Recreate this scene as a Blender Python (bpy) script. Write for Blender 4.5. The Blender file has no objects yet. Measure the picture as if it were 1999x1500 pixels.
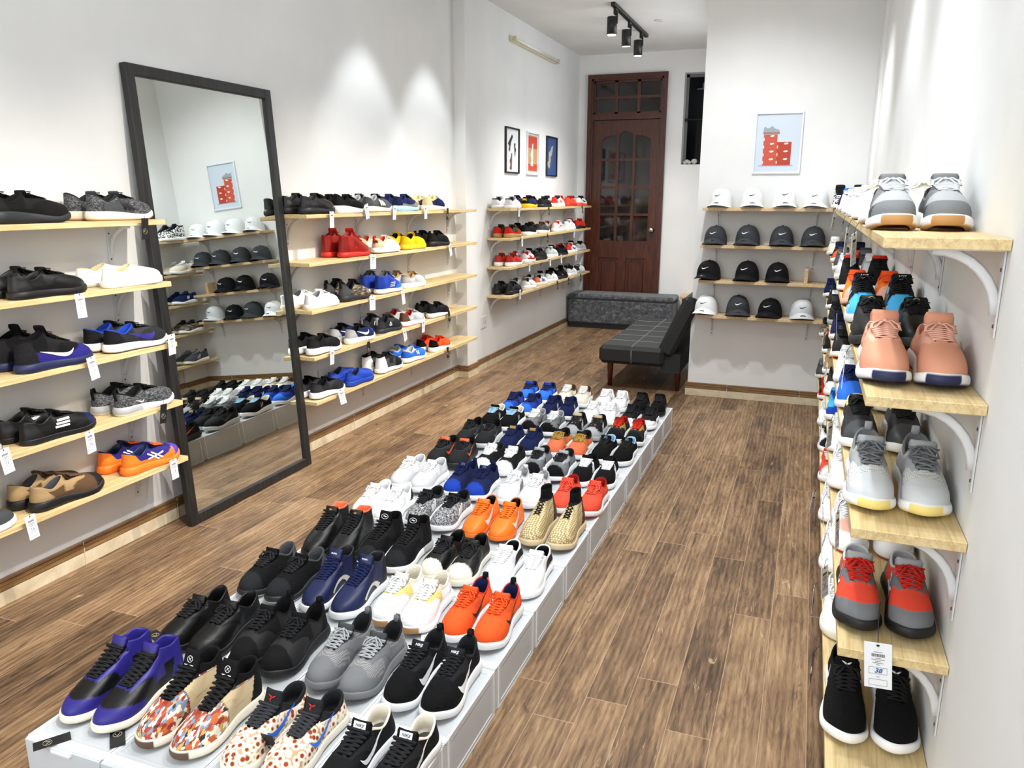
import bpy, math, random
import numpy as np
from mathutils import Vector, Matrix
from mathutils.bvhtree import BVHTree
random.seed(7); rng = np.random.default_rng(7)
sc = bpy.context.scene
COL = sc.collection

# ------------------------------------------------------------------ camera
F_PX, YAW, PIT, ROL, CAM_H = 1535.8, 0.357893, 0.233995, -0.003715, 1.43
fw = np.array([-math.sin(YAW)*math.cos(PIT), math.cos(YAW)*math.cos(PIT), -math.sin(PIT)])
rt = np.array([math.cos(YAW), math.sin(YAW), 0.0]); dn = np.cross(fw, rt)
r2 = math.cos(ROL)*rt + math.sin(ROL)*dn; d2 = -math.sin(ROL)*rt + math.cos(ROL)*dn
cam = bpy.data.cameras.new('camera'); camo = bpy.data.objects.new('camera', cam); COL.objects.link(camo)
cam.sensor_width = 36; cam.lens = 36*F_PX/1999; cam.clip_start = 0.02
Mx = Matrix(((r2[0], -d2[0], -fw[0], 0), (r2[1], -d2[1], -fw[1], 0), (r2[2], -d2[2], -fw[2], CAM_H), (0, 0, 0, 1)))
camo.matrix_world = Mx; sc.camera = camo

# ------------------------------------------------------------------ world, lights, exposure
W = bpy.data.worlds.new('world'); sc.world = W; W.use_nodes = True
W.node_tree.nodes['Background'].inputs[0].default_value = (0.93, 0.96, 1, 1)
W.node_tree.nodes['Background'].inputs[1].default_value = 0.6
vs = sc.view_settings
vs.view_transform = 'Standard'; vs.look = 'None'; vs.gamma = 1; vs.use_curve_mapping = False; vs.exposure = 0.22
try:
    sc.cycles.use_denoising = True; sc.cycles.max_bounces = 7; sc.cycles.diffuse_bounces = 4
    sc.cycles.glossy_bounces = 4; sc.cycles.transparent_max_bounces = 8; sc.cycles.caustics_reflective = False; sc.cycles.caustics_refractive = False
except Exception: pass

def spot(name, loc, aim, power, cone, blend=0.35, size=0.03, col=(1, 0.95, 0.88)):
    l = bpy.data.lights.new(name, 'SPOT'); l.energy = power; l.spot_size = math.radians(cone); l.spot_blend = blend
    l.shadow_soft_size = size; l.color = col
    o = bpy.data.objects.new(name, l); COL.objects.link(o); o.location = loc
    o.rotation_euler = (Vector(aim)-Vector(loc)).to_track_quat('-Z', 'Y').to_euler(); return o
def area(name, loc, aim, power, sx, sy, col=(1, 1, 1)):
    l = bpy.data.lights.new(name, 'AREA'); l.energy = power; l.shape = 'RECTANGLE'; l.size = sx; l.size_y = sy; l.color = col
    o = bpy.data.objects.new(name, l); COL.objects.link(o); o.location = loc
    o.rotation_euler = (Vector(aim)-Vector(loc)).to_track_quat('-Z', 'Y').to_euler(); return o
WARM = (1, 0.93, 0.84); COOL = (0.90, 0.96, 1)
# ceiling spots of the front room (above the frame)
for y in (4.38, 5.24):
    spot('ceiling_spot', (-2.12, y, 2.88), (-2.30, y, 1.9), 36, 62, 0.5, 0.03, COOL)
spot('ceiling_spot', (-1.9, 2.3, 2.88), (0.3, 3.4, 0.9), 82, 78, 1.0, 0.05, COOL)
for y in (1.2, 2.2, 3.2, 4.3):
    spot('ceiling_spot', (-0.05, y, 2.88), (-1.1, y+0.1, 0.1), 92, 84, 0.9, 0.05, (.97, .985, 1))
for y in (1.35, 2.5, 3.7, 5.0):
    spot('ceiling_spot', (-0.25, y, 2.88), (0.2, y+0.1, 1.0), 40, 70, 0.7, 0.03, COOL)
for y in (1.5, 2.7, 3.9, 5.0):
    spot('ceiling_spot', (-0.6, y, 2.88), (-2.6, y+.1, 0.45), 235, 56, 1.0, 0.05, WARM)
spot('ceiling_spot', (-0.55, 4.2, 2.88), (-0.4, 5.8, 0.85), 92, 86, 0.9, 0.04, (.96, .98, 1))
area('front_fill', (-1.2, -1.1, 1.7), (-1.3, 5, 0.7), 50, 2.8, 2.2, COOL)  # added soft fill behind the camera, standing in for assumed daylight
area('ceiling_fill', (-1.1, 2.6, 2.9), (-1.1, 2.6, 0), 18, 2.0, 4.5, COOL)  # added overhead fill for the front room, not an actual ceiling panel
area('back_room_fill', (-0.62, 7.2, 2.1), (-2.5, 7.2, 1.6), 19, 1.6, 0.9, COOL)  # added fill hidden behind the cap wall to brighten the back room

# ------------------------------------------------------------------ materials
def lin(c):
    if isinstance(c, str):
        c = c.lstrip('#'); c = [int(c[i:i+2], 16)/255 for i in (0, 2, 4)]
    return tuple(((v+0.055)/1.055)**2.4 if v > 0.04045 else v/12.92 for v in c)
MATS = {}
def mat(name, col='#ffffff', rough=0.6, metal=0.0, spec=0.5, bump=None, attr=False, emit=None, coat=0):
    if name in MATS: return MATS[name]
    m = bpy.data.materials.new(name); m.use_nodes = True; nt = m.node_tree; b = nt.nodes['Principled BSDF']
    b.inputs['Base Color'].default_value = (*lin(col), 1); b.inputs['Roughness'].default_value = rough
    b.inputs['Metallic'].default_value = metal; b.inputs['Specular IOR Level'].default_value = spec
    if coat: b.inputs['Coat Weight'].default_value = coat
    if emit: b.inputs['Emission Color'].default_value = (*lin(col), 1); b.inputs['Emission Strength'].default_value = emit
    if attr:
        a = nt.nodes.new('ShaderNodeAttribute'); a.attribute_name = 'Col'; nt.links.new(a.outputs['Color'], b.inputs['Base Color'])
    if bump:
        kind, scale, st, dist = bump
        tc = nt.nodes.new('ShaderNodeTexCoord')
        if kind == 'noise': t = nt.nodes.new('ShaderNodeTexNoise'); t.inputs['Scale'].default_value = scale; out = t.outputs['Fac']
        elif kind == 'voronoi': t = nt.nodes.new('ShaderNodeTexVoronoi'); t.inputs['Scale'].default_value = scale; out = t.outputs['Distance']
        elif kind == 'wave': t = nt.nodes.new('ShaderNodeTexWave'); t.inputs['Scale'].default_value = scale; out = t.outputs['Fac']
        nt.links.new(tc.outputs['Object'], t.inputs['Vector'])
        bp = nt.nodes.new('ShaderNodeBump'); bp.inputs['Strength'].default_value = st; bp.inputs['Distance'].default_value = dist
        nt.links.new(out, bp.inputs['Height']); nt.links.new(bp.outputs['Normal'], b.inputs['Normal'])
    MATS[name] = m; return m
def ramp(nt, stops, interp='LINEAR'):
    r = nt.nodes.new('ShaderNodeValToRGB'); cr = r.color_ramp; cr.interpolation = interp
    while len(cr.elements) < len(stops): cr.elements.new(0.5)
    for e, (p, c) in zip(cr.elements, stops): e.position = p; e.color = (*lin(c), 1)
    return r
def N(nt, t, **kw):
    n = nt.nodes.new(t)
    for k, v in kw.items():
        if k in n.inputs: n.inputs[k].default_value = v
        else: setattr(n, k, v)
    return n
def mapping(nt, scale=(1, 1, 1), rot=(0, 0, 0), src='Object', loc=(0, 0, 0)):
    tc = nt.nodes.new('ShaderNodeTexCoord'); mp = nt.nodes.new('ShaderNodeMapping')
    mp.inputs['Scale'].default_value = scale; mp.inputs['Rotation'].default_value = rot; mp.inputs['Location'].default_value = loc
    nt.links.new(tc.outputs[src], mp.inputs['Vector']); return mp

LEATHER = mat('shoe_leather', rough=0.42, spec=0.35, attr=True, bump=('noise', 220, 0.15, 0.001))
FABRIC = mat('shoe_fabric', rough=0.85, spec=0.25, attr=True, bump=('voronoi', 420, 0.35, 0.001))
KNIT = mat('shoe_knit', rough=0.9, spec=0.2, attr=True, bump=('voronoi', 210, 0.8, 0.0018))
SUEDE = mat('shoe_suede', rough=0.95, spec=0.15, attr=True, bump=('noise', 500, 0.3, 0.001))
RUBBER = mat('shoe_rubber', rough=0.55, attr=True, bump=('noise', 90, 0.06, 0.001))
LACEM = mat('shoe_lace', rough=0.8, spec=0.2, attr=True, bump=('noise', 700, 0.3, 0.0006))

def pattern_mat(kind):
    nm = 'shoe_pattern_'+kind
    if nm in MATS: return MATS[nm]
    m = bpy.data.materials.new(nm); m.use_nodes = True; nt = m.node_tree; b = nt.nodes['Principled BSDF']; L = nt.links
    b.inputs['Roughness'].default_value = 0.75
    if kind == 'comic':
        mp = mapping(nt, (190, 60, 90), (0.5, 0.3, 0.5)); v = N(nt, 'ShaderNodeTexVoronoi', feature='F1', distance='CHEBYCHEV', Scale=1.0)
        L.new(mp.outputs[0], v.inputs['Vector'])
        s = N(nt, 'ShaderNodeSeparateColor'); L.new(v.outputs['Color'], s.inputs[0])
        r = ramp(nt, [(0, '#a8432e'), (0.2, '#e8dcc4'), (0.36, '#2a2422'), (0.46, '#7c8ea6'), (0.58, '#c8642f'), (0.72, '#f1ead8'), (0.84, '#8c2f24'), (0.93, '#c9a45e')], 'CONSTANT')
        L.new(s.outputs[0], r.inputs[0]); L.new(r.outputs[0], b.inputs['Base Color'])
    elif kind == 'pizza':
        mp = mapping(nt, (62, 62, 62)); v = N(nt, 'ShaderNodeTexVoronoi', Scale=1.0, Randomness=0.75); L.new(mp.outputs[0], v.inputs['Vector'])
        r = ramp(nt, [(0, '#a83a24'), (0.26, '#8b2b1b'), (0.33, '#c99255'), (0.40, '#efe2cd'), (0.62, '#f3ece0'), (0.72, '#c9a070')])
        L.new(v.outputs['Distance'], r.inputs[0]); L.new(r.outputs[0], b.inputs['Base Color'])
    elif kind == 'weave':
        mp = mapping(nt, (1, 1, 1), (0.2, 0, 0.78)); v = N(nt, 'ShaderNodeTexChecker', Scale=135.0); L.new(mp.outputs[0], v.inputs['Vector'])
        v.inputs['Color1'].default_value = (*lin('#d9c79c'), 1); v.inputs['Color2'].default_value = (*lin('#9a8352'), 1)
        bp = N(nt, 'ShaderNodeBump', Strength=0.8, Distance=0.003); L.new(v.outputs['Fac'], bp.inputs['Height']); L.new(bp.outputs[0], b.inputs['Normal'])
        L.new(v.outputs['Color'], b.inputs['Base Color'])
    elif kind == 'marl':
        mp = mapping(nt, (260, 90, 260)); v = N(nt, 'ShaderNodeTexNoise', Scale=1.0, Detail=3.0); L.new(mp.outputs[0], v.inputs['Vector'])
        r = ramp(nt, [(0.38, '#26272a'), (0.5, '#77797c'), (0.6, '#b9bbbd')]); L.new(v.outputs[0], r.inputs[0]); L.new(r.outputs[0], b.inputs['Base Color'])
    elif kind == 'darkmarl':
        mp = mapping(nt, (260, 80, 260)); v = N(nt, 'ShaderNodeTexNoise', Scale=1.0, Detail=3.0); L.new(mp.outputs[0], v.inputs['Vector'])
        r = ramp(nt, [(0.4, '#1c1d1f'), (0.52, '#45474a'), (0.62, '#6c6e71')]); L.new(v.outputs[0], r.inputs[0]); L.new(r.outputs[0], b.inputs['Base Color'])
    elif kind == 'greyknit':
        mp = mapping(nt, (330, 230, 330)); v = N(nt, 'ShaderNodeTexVoronoi', Scale=1.0, Randomness=0.15); L.new(mp.outputs[0], v.inputs['Vector'])
        r = ramp(nt, [(0.1, '#b9bab8'), (0.45, '#8f908e'), (0.7, '#5d5e5d')]); L.new(v.outputs['Distance'], r.inputs[0]); L.new(r.outputs[0], b.inputs['Base Color'])
        bp = N(nt, 'ShaderNodeBump', Strength=0.6, Distance=0.0015); L.new(v.outputs['Distance'], bp.inputs['Height']); bp.invert = True; L.new(bp.outputs[0], b.inputs['Normal'])
    elif kind == 'lightknit':
        mp = mapping(nt, (300, 120, 300)); v = N(nt, 'ShaderNodeTexVoronoi', Scale=1.0, Randomness=0.2); L.new(mp.outputs[0], v.inputs['Vector'])
        r = ramp(nt, [(0.1, '#e3e3e0'), (0.5, '#cfd0ce'), (0.75, '#9c9e9d')]); L.new(v.outputs['Distance'], r.inputs[0]); L.new(r.outputs[0], b.inputs['Base Color'])
    elif kind == 'blackwhite':
        mp = mapping(nt, (70, 70, 70)); v = N(nt, 'ShaderNodeTexNoise', Scale=1.0, Detail=2.0); L.new(mp.outputs[0], v.inputs['Vector'])
        r = ramp(nt, [(0, '#1a1a1c'), (0.5, '#e8e8e8')], 'CONSTANT'); L.new(v.outputs[0], r.inputs[0]); L.new(r.outputs[0], b.inputs['Base Color'])
    elif kind == 'speck':
        mp = mapping(nt, (300, 300, 300)); v = N(nt, 'ShaderNodeTexVoronoi', Scale=1.0); L.new(mp.outputs[0], v.inputs['Vector'])
        r = ramp(nt, [(0, '#4a4a52'), (0.09, '#141416')]); L.new(v.outputs['Distance'], r.inputs[0]); L.new(r.outputs[0], b.inputs['Base Color'])
    elif kind == 'bronze':
        mp = mapping(nt, (50, 25, 120), (0, 0, 0.4)); v = N(nt, 'ShaderNodeTexNoise', Scale=1.0, Detail=4.0); L.new(mp.outputs[0], v.inputs['Vector'])
        r = ramp(nt, [(0.42, '#2b2724'), (0.55, '#6e5f50'), (0.62, '#a59078')]); L.new(v.outputs[0], r.inputs[0]); L.new(r.outputs[0], b.inputs['Base Color'])
    MATS[nm] = m; return m

def m_wall():
    m = mat('white_wall_paint', '#e6e6e4', 0.75, spec=0.3); nt = m.node_tree; b = nt.nodes['Principled BSDF']; L = nt.links
    mp = mapping(nt, (0.9, 0.9, 0.9)); n = N(nt, 'ShaderNodeTexNoise', Scale=2.0, Detail=6.0, Roughness=0.6); L.new(mp.outputs[0], n.inputs['Vector'])
    r = ramp(nt, [(0.3, '#dfe0df'), (0.7, '#e9e9e8')]); L.new(n.outputs[0], r.inputs[0]); L.new(r.outputs[0], b.inputs['Base Color'])
    n2 = N(nt, 'ShaderNodeTexNoise', Scale=14.0, Detail=4.0); L.new(mp.outputs[0], n2.inputs['Vector'])
    bp = N(nt, 'ShaderNodeBump', Strength=0.12, Distance=0.01); L.new(n2.outputs[0], bp.inputs['Height']); L.new(bp.outputs[0], b.inputs['Normal'])
    return m
WALL = m_wall()
def m_floor():
    m = mat('brown_oak_planks', '#7a624b', 0.42, spec=0.4); nt = m.node_tree; b = nt.nodes['Principled BSDF']; L = nt.links
    tc = N(nt, 'ShaderNodeTexCoord')
    sep = N(nt, 'ShaderNodeSeparateXYZ'); L.new(tc.outputs['Object'], sep.inputs[0])
    def M(op, a, b2=None):
        n = N(nt, 'ShaderNodeMath', operation=op)
        for i, v in enumerate((a, b2)):
            if v is None: continue
            if isinstance(v, (int, float)): n.inputs[i].default_value = v
            else: L.new(v, n.inputs[i])
        return n.outputs[0]
    xs = M('DIVIDE', M('ADD', sep.outputs[0], 0.02), 0.1215); ix = M('FLOOR', xs); fx = M('FRACT', xs)
    wn = N(nt, 'ShaderNodeTexWhiteNoise', noise_dimensions='1D'); L.new(ix, wn.inputs['W'])
    ys = M('DIVIDE', M('ADD', sep.outputs[1], M('MULTIPLY', wn.outputs['Value'], 5.0)), 1.15); iy = M('FLOOR', ys); fy = M('FRACT', ys)
    cid = N(nt, 'ShaderNodeCombineXYZ'); L.new(ix, cid.inputs[0]); L.new(iy, cid.inputs[1])
    w2 = N(nt, 'ShaderNodeTexWhiteNoise', noise_dimensions='3D'); L.new(cid.outputs[0], w2.inputs['Vector'])
    # per-plank grain coordinates
    off = N(nt, 'ShaderNodeVectorMath', operation='SCALE'); L.new(w2.outputs['Color'], off.inputs[0]); off.inputs['Scale'].default_value = 37
    add = N(nt, 'ShaderNodeVectorMath', operation='ADD'); L.new(tc.outputs['Object'], add.inputs[0]); L.new(off.outputs[0], add.inputs[1])
    mp = N(nt, 'ShaderNodeMapping'); mp.inputs['Scale'].default_value = (8, 1.15, 1); L.new(add.outputs[0], mp.inputs['Vector'])
    g = N(nt, 'ShaderNodeTexNoise', Scale=2.2, Detail=9.0, Roughness=0.66, Distortion=1.4); L.new(mp.outputs[0], g.inputs['Vector'])
    mp2 = N(nt, 'ShaderNodeMapping'); mp2.inputs['Scale'].default_value = (60, 5, 1); L.new(add.outputs[0], mp2.inputs['Vector'])
    g2 = N(nt, 'ShaderNodeTexNoise', Scale=1.6, Detail=5.0, Distortion=2.0); L.new(mp2.outputs[0], g2.inputs['Vector'])
    mp3 = N(nt, 'ShaderNodeMapping'); mp3.inputs['Scale'].default_value = (3.4, 1.7, 1); L.new(add.outputs[0], mp3.inputs['Vector'])
    g3 = N(nt, 'ShaderNodeTexNoise', Scale=1.8, Detail=3.0); L.new(mp3.outputs[0], g3.inputs['Vector'])
    fac = M('ADD', M('MULTIPLY', g.outputs[0], 0.48), M('ADD', M('MULTIPLY', g2.outputs[0], 0.36), M('MULTIPLY', g3.outputs[0], 0.28)))
    fac = M('ADD', fac, M('MULTIPLY', M('SUBTRACT', w2.outputs['Value'], 0.5), 0.12))
    mp4 = N(nt, 'ShaderNodeMapping'); mp4.inputs['Scale'].default_value = (9, 0.75, 1); L.new(add.outputs[0], mp4.inputs['Vector'])
    wv = N(nt, 'ShaderNodeTexWave', wave_type='BANDS', bands_direction='X', Scale=1.7, Distortion=7.0, Detail=2.5); wv.inputs['Detail Scale'].default_value = 0.9; L.new(mp4.outputs[0], wv.inputs['Vector'])
    fac = M('ADD', fac, M('MULTIPLY', M('SUBTRACT', wv.outputs['Fac'], 0.5), 0.075))
    r = ramp(nt, [(0.36, '#3a2d21'), (0.46, '#5b4735'), (0.55, '#765c44'), (0.64, '#8f7355'), (0.78, '#ad906e')]); L.new(fac, r.inputs[0])
    # knots and pale splits
    kn = N(nt, 'ShaderNodeTexNoise', Scale=1.5, Detail=4.0, Roughness=0.7, Distortion=2.5); L.new(mp.outputs[0], kn.inputs['Vector'])
    pale = N(nt, 'ShaderNodeMapRange'); L.new(kn.outputs[0], pale.inputs[0]); pale.inputs[1].default_value = 0.655; pale.inputs[2].default_value = 0.69
    mxp = N(nt, 'ShaderNodeMix', data_type='RGBA'); L.new(M('MULTIPLY', pale.outputs[0], 0.55), mxp.inputs[0]); L.new(r.outputs[0], mxp.inputs[6]); mxp.inputs[7].default_value = (*lin('#c3ab84'), 1)
    dark = N(nt, 'ShaderNodeMapRange'); L.new(kn.outputs[0], dark.inputs[0]); dark.inputs[1].default_value = 0.345; dark.inputs[2].default_value = 0.30
    mxd = N(nt, 'ShaderNodeMix', data_type='RGBA'); L.new(M('MULTIPLY', dark.outputs[0], 0.6), mxd.inputs[0]); L.new(mxp.outputs[2], mxd.inputs[6]); mxd.inputs[7].default_value = (*lin('#33302b'), 1)
    # joints
    ex = M('MINIMUM', fx, M('SUBTRACT', 1.0, fx)); ey = M('MINIMUM', fy, M('SUBTRACT', 1.0, fy))
    jx = M('LESS_THAN', ex, 0.010); jy = M('LESS_THAN', ey, 0.0014); j = M('MAXIMUM', jx, jy)
    mix = N(nt, 'ShaderNodeMix', data_type='RGBA'); L.new(M('MULTIPLY', j, 0.6), mix.inputs[0]); L.new(mxd.outputs[2], mix.inputs[6]); mix.inputs[7].default_value = (*lin('#b59a7c'), 1)
    L.new(mix.outputs[2], b.inputs['Base Color'])
    rr = N(nt, 'ShaderNodeMapRange'); L.new(g2.outputs[0], rr.inputs[0]); rr.inputs[3].default_value = 0.34; rr.inputs[4].default_value = 0.52; L.new(rr.outputs[0], b.inputs['Roughness'])
    bp = N(nt, 'ShaderNodeBump', Strength=0.25, Distance=0.003); L.new(M('SUBTRACT', g2.outputs[0], M('MULTIPLY', j, 0.6)), bp.inputs['Height']); L.new(bp.outputs[0], b.inputs['Normal'])
    return m
FLOOR = m_floor()
def m_wood(name, cols, scale=(30, 2, 30), rough=0.5, rot=(0, 0, 0)):
    m = mat(name, cols[0], rough); nt = m.node_tree; b = nt.nodes['Principled BSDF']; L = nt.links
    mp = mapping(nt, scale, rot); n = N(nt, 'ShaderNodeTexNoise', Scale=2.0, Detail=6.0, Roughness=0.6, Distortion=0.8); L.new(mp.outputs[0], n.inputs['Vector'])
    r = ramp(nt, [(0.34, cols[0]), (0.5, cols[1]), (0.66, cols[2])]); L.new(n.outputs[0], r.inputs[0]); L.new(r.outputs[0], b.inputs['Base Color']); return m
PINE = m_wood('pale_oak_shelf_board', ['#c2a571', '#d6bd8a', '#e2cb9b'], (46, 2.2, 46))
PINEX = m_wood('pale_oak_shelf_board_across', ['#b99b70', '#cdb085', '#d9be95'], (2.2, 46, 46))
TEAK = m_wood('dark_red_varnished_wood', ['#30130a', '#451d0d', '#572812'], (26, 26, 2.4), 0.32)
TILE = m_wood('beige_stone_tile', ['#c8b798', '#d6c7a9', '#e0d3b8'], (5, 5, 5), 0.35)
MOULD = m_wood('brown_moulding_tile', ['#6f4f31', '#86643f', '#97744c'], (3, 3, 40), 0.35)
MOULDD = mat('dark_brown_groove', '#4b3018', 0.5)
GROUT = mat('tile_grout', '#d9cdb6', 0.8)
WHITEM = mat('white_painted_metal', '#d8d8d8', 0.35, spec=0.5)
SCREW = mat('steel_screw', '#5b5b5b', 0.4, metal=0.8)
BLACKM = mat('black_painted_frame', '#161616', 0.42)
CHROME = mat('polished_steel', '#c9c4bb', 0.2, metal=1)
MIRROR = mat('mirror_silver', '#e6ece9', 0.01, metal=1)
def m_black_frame():
    m = mat('black_stained_wood', '#1a1a1a', 0.45); nt = m.node_tree; b = nt.nodes['Principled BSDF']
    mp = mapping(nt, (60, 60, 3)); n = N(nt, 'ShaderNodeTexNoise', Scale=2.0, Detail=4.0); nt.links.new(mp.outputs[0], n.inputs['Vector'])
    r = ramp(nt, [(0.35, '#0e0e0e'), (0.65, '#262524')]); nt.links.new(n.outputs[0], r.inputs[0]); nt.links.new(r.outputs[0], b.inputs['Base Color']); return m
BLKWOOD = m_black_frame()
def m_plastic():
    m = bpy.data.materials.new('frosted_clear_plastic'); m.use_nodes = True; nt = m.node_tree; b = nt.nodes['Principled BSDF']; L = nt.links
    b.inputs['Base Color'].default_value = (*lin('#eef3f7'), 1); b.inputs['Roughness'].default_value = 0.25
    tr = N(nt, 'ShaderNodeBsdfTranslucent'); tr.inputs['Color'].default_value = (*lin('#f2f5f7'), 1)
    tp = N(nt, 'ShaderNodeBsdfTransparent'); tp.inputs['Color'].default_value = (0.97, 0.98, 1, 1)
    m1 = N(nt, 'ShaderNodeMixShader'); m1.inputs[0].default_value = 0.3; L.new(b.outputs[0], m1.inputs[1]); L.new(tr.outputs[0], m1.inputs[2])
    m2 = N(nt, 'ShaderNodeMixShader'); m2.inputs[0].default_value = 0.12; L.new(m1.outputs[0], m2.inputs[1]); L.new(tp.outputs[0], m2.inputs[2])
    L.new(m2.outputs[0], nt.nodes['Material Output'].inputs[0]); return m
PLASTIC = m_plastic()
RIM = mat('milky_plastic_rim', '#eef1f3', 0.3)
def m_velvet():
    m = mat('mottled_grey_velvet', '#4a4c50', 0.9, spec=0.2); nt = m.node_tree; b = nt.nodes['Principled BSDF']
    mp = mapping(nt, (9, 9, 9)); n = N(nt, 'ShaderNodeTexNoise', Scale=2.4, Detail=8.0, Roughness=0.7, Distortion=1.0); nt.links.new(mp.outputs[0], n.inputs['Vector'])
    r = ramp(nt, [(0.36, '#333539'), (0.52, '#505357'), (0.68, '#7b7e82')]); nt.links.new(n.outputs[0], r.inputs[0]); nt.links.new(r.outputs[0], b.inputs['Base Color'])
    b.inputs['Sheen Weight'].default_value = 0.3; return m
VELVET = m_velvet()
COUCH = mat('black_woven_upholstery', '#17181a', 0.7, bump=('noise', 300, 0.3, 0.001))
THREAD = mat('pale_grey_thread', '#8a8d90', 0.7)
PAPER = mat('white_card', '#eef0f3', 0.6); BLKCARD = mat('black_card', '#17181a', 0.5)
INK = mat('black_ink', '#222326', 0.6); BLUEINK = mat('blue_pen_ink', '#27539c', 0.6); GOLDINK = mat('pale_gold_print', '#c9bd9b', 0.5)
STRING = mat('grey_string', '#8c8c8c', 0.8); BLKSTRING = mat('black_string', '#1d1d1d', 0.8)
GLASSD = mat('dark_door_glass', '#191514', 0.06, spec=0.6)

# ------------------------------------------------------------------ mesh helpers
def link(name, me, parent=None):
    o = bpy.data.objects.new(name, me); COL.objects.link(o)
    if parent is not None: o.parent = parent
    return o
def mkmesh(name, V, Fc, mats, mi=None, cols=None, smooth=True):
    me = bpy.data.meshes.new(name)
    V = np.asarray(V, np.float32)
    me.from_pydata(V.tolist() if len(V) < 400 else list(map(tuple, V)), [], Fc)
    for m in mats: me.materials.append(m)
    if mi is not None: me.polygons.foreach_set('material_index', np.asarray(mi, np.int32))
    me.polygons.foreach_set('use_smooth', [smooth]*len(me.polygons))
    if cols is not None:
        a = me.color_attributes.new('Col', 'FLOAT_COLOR', 'POINT'); c = np.ones((len(V), 4), np.float32); c[:, :3] = cols; a.data.foreach_set('color', c.ravel())
    me.update(); return me
class MB:
    def __init__(s): s.v = []; s.f = []; s.m = []; s.c = []; s.sm = []
    def add(s, V, Fc, m=0, col=None, smooth=False):
        b = len(s.v); s.v += [tuple(map(float, p)) for p in V]; s.f += [tuple(i+b for i in f) for f in Fc]; s.m += [m]*len(Fc); s.sm += [smooth]*len(Fc)
        s.c += [col or (1, 1, 1)]*len(V); return s
    def box(s, a, b, m=0, col=None, bev=0):
        x0, y0, z0 = a; x1, y1, z1 = b
        if bev <= 0:
            V = [(x, y, z) for z in (z0, z1) for x, y in ((x0, y0), (x1, y0), (x1, y1), (x0, y1))]
            return s.add(V, [(3, 2, 1, 0), (4, 5, 6, 7), (0, 1, 5, 4), (1, 2, 6, 5), (2, 3, 7, 6), (3, 0, 4, 7)], m, col)
        # chamfered box: three loops of 8
        def loop(i, z): return [(x0+i, y0+bev, z), (x0+bev, y0+i, z), (x1-bev, y0+i, z), (x1-i, y0+bev, z), (x1-i, y1-bev, z), (x1-bev, y1-i, z), (x0+bev, y1-i, z), (x0+i, y1-bev, z)]
        def loop2(z): return [(x0+bev, y0+bev, z)]*2+[(x1-bev, y0+bev, z)]*2+[(x1-bev, y1-bev, z)]*2+[(x0+bev, y1-bev, z)]*2
        V = loop2(z0)+loop(0, z0+bev)+loop(0, z1-bev)+loop2(z1)
        Fc = [tuple(range(7, -1, -1)), tuple(range(24, 32))]
        for k in range(3):
            for i in range(8): Fc.append((k*8+i, k*8+(i+1) % 8, k*8+8+(i+1) % 8, k*8+8+i))
        return s.add(V, Fc, m, col)
    def tube(s, pts, r, n=6, m=0, col=None, flat=1.0, caps=True, up=(0, 0, 1)):
        P = [Vector(p) for p in pts]; V = []; Fc = []; rr = r if hasattr(r, '__len__') else [r]*len(P)
        for i, p in enumerate(P):
            t = (P[min(i+1, len(P)-1)]-P[max(i-1, 0)]).normalized()
            u = Vector(up); 
            if abs(t.dot(u)) > 0.95: u = Vector((1, 0, 0))
            a = t.cross(u).normalized(); b = a.cross(t)
            for k in range(n):
                an = 2*math.pi*k/n; V.append(p+a*math.cos(an)*rr[i]+b*math.sin(an)*rr[i]*flat)
        for i in range(len(P)-1):
            for k in range(n): Fc.append((i*n+k, i*n+(k+1) % n, (i+1)*n+(k+1) % n, (i+1)*n+k))
        if caps: Fc.append(tuple(range(n-1, -1, -1))); Fc.append(tuple((len(P)-1)*n+k for k in range(n)))
        return s.add(V, Fc, m, col, True)
    def lathe(s, prof, c=(0, 0, 0), n=24, m=0, col=None, smooth=True):
        V = [(c[0]+r*math.cos(2*math.pi*k/n), c[1]+r*math.sin(2*math.pi*k/n), c[2]+z) for r, z in prof for k in range(n)]
        Fc = [(i*n+k, i*n+(k+1) % n, (i+1)*n+(k+1) % n, (i+1)*n+k) for i in range(len(prof)-1) for k in range(n)]
        Fc += [tuple(range(n-1, -1, -1)), tuple((len(prof)-1)*n+k for k in range(n))]
        return s.add(V, Fc, m, col, smooth)
    def poly(s, pts, m=0, col=None): return s.add(pts, [tuple(range(len(pts)))], m, col)
    def mesh(s, name, mats):
        me = mkmesh(name, s.v, s.f, mats, s.m, [c[:3] for c in s.c]); me.polygons.foreach_set('use_smooth', s.sm); return me
    def build(s, name, mats, parent=None, loc=None):
        if not isinstance(mats, (list, tuple)): mats = [mats]
        o = link(name, s.mesh(name, mats), parent)
        if loc is not None: o.location = loc
        return o
def tag(o, label=None, cat=None, group=None, kind=None):
    for k, v in (('label', label), ('category', cat), ('group', group), ('kind', kind)):
        if v: o[k] = v
    return o
def empty(name, loc=(0, 0, 0), rz=0, label=None, cat=None, group=None):
    o = bpy.data.objects.new(name, None); COL.objects.link(o); o.location = loc; o.rotation_euler = (0, 0, rz); o.empty_display_size = 0.05
    return tag(o, label, cat, group)
def struct(name, mb, mats):
    return tag(mb.build(name, mats), kind='structure')
def copy_tree(o, parent=None):
    c = o.copy(); COL.objects.link(c)
    if parent is not None: c.parent = parent
    for ch in list(o.children):
        d = ch.copy(); COL.objects.link(d); d.parent = c
        for g in list(ch.children):
            e = g.copy(); COL.objects.link(e); e.parent = d
    return c
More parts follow.
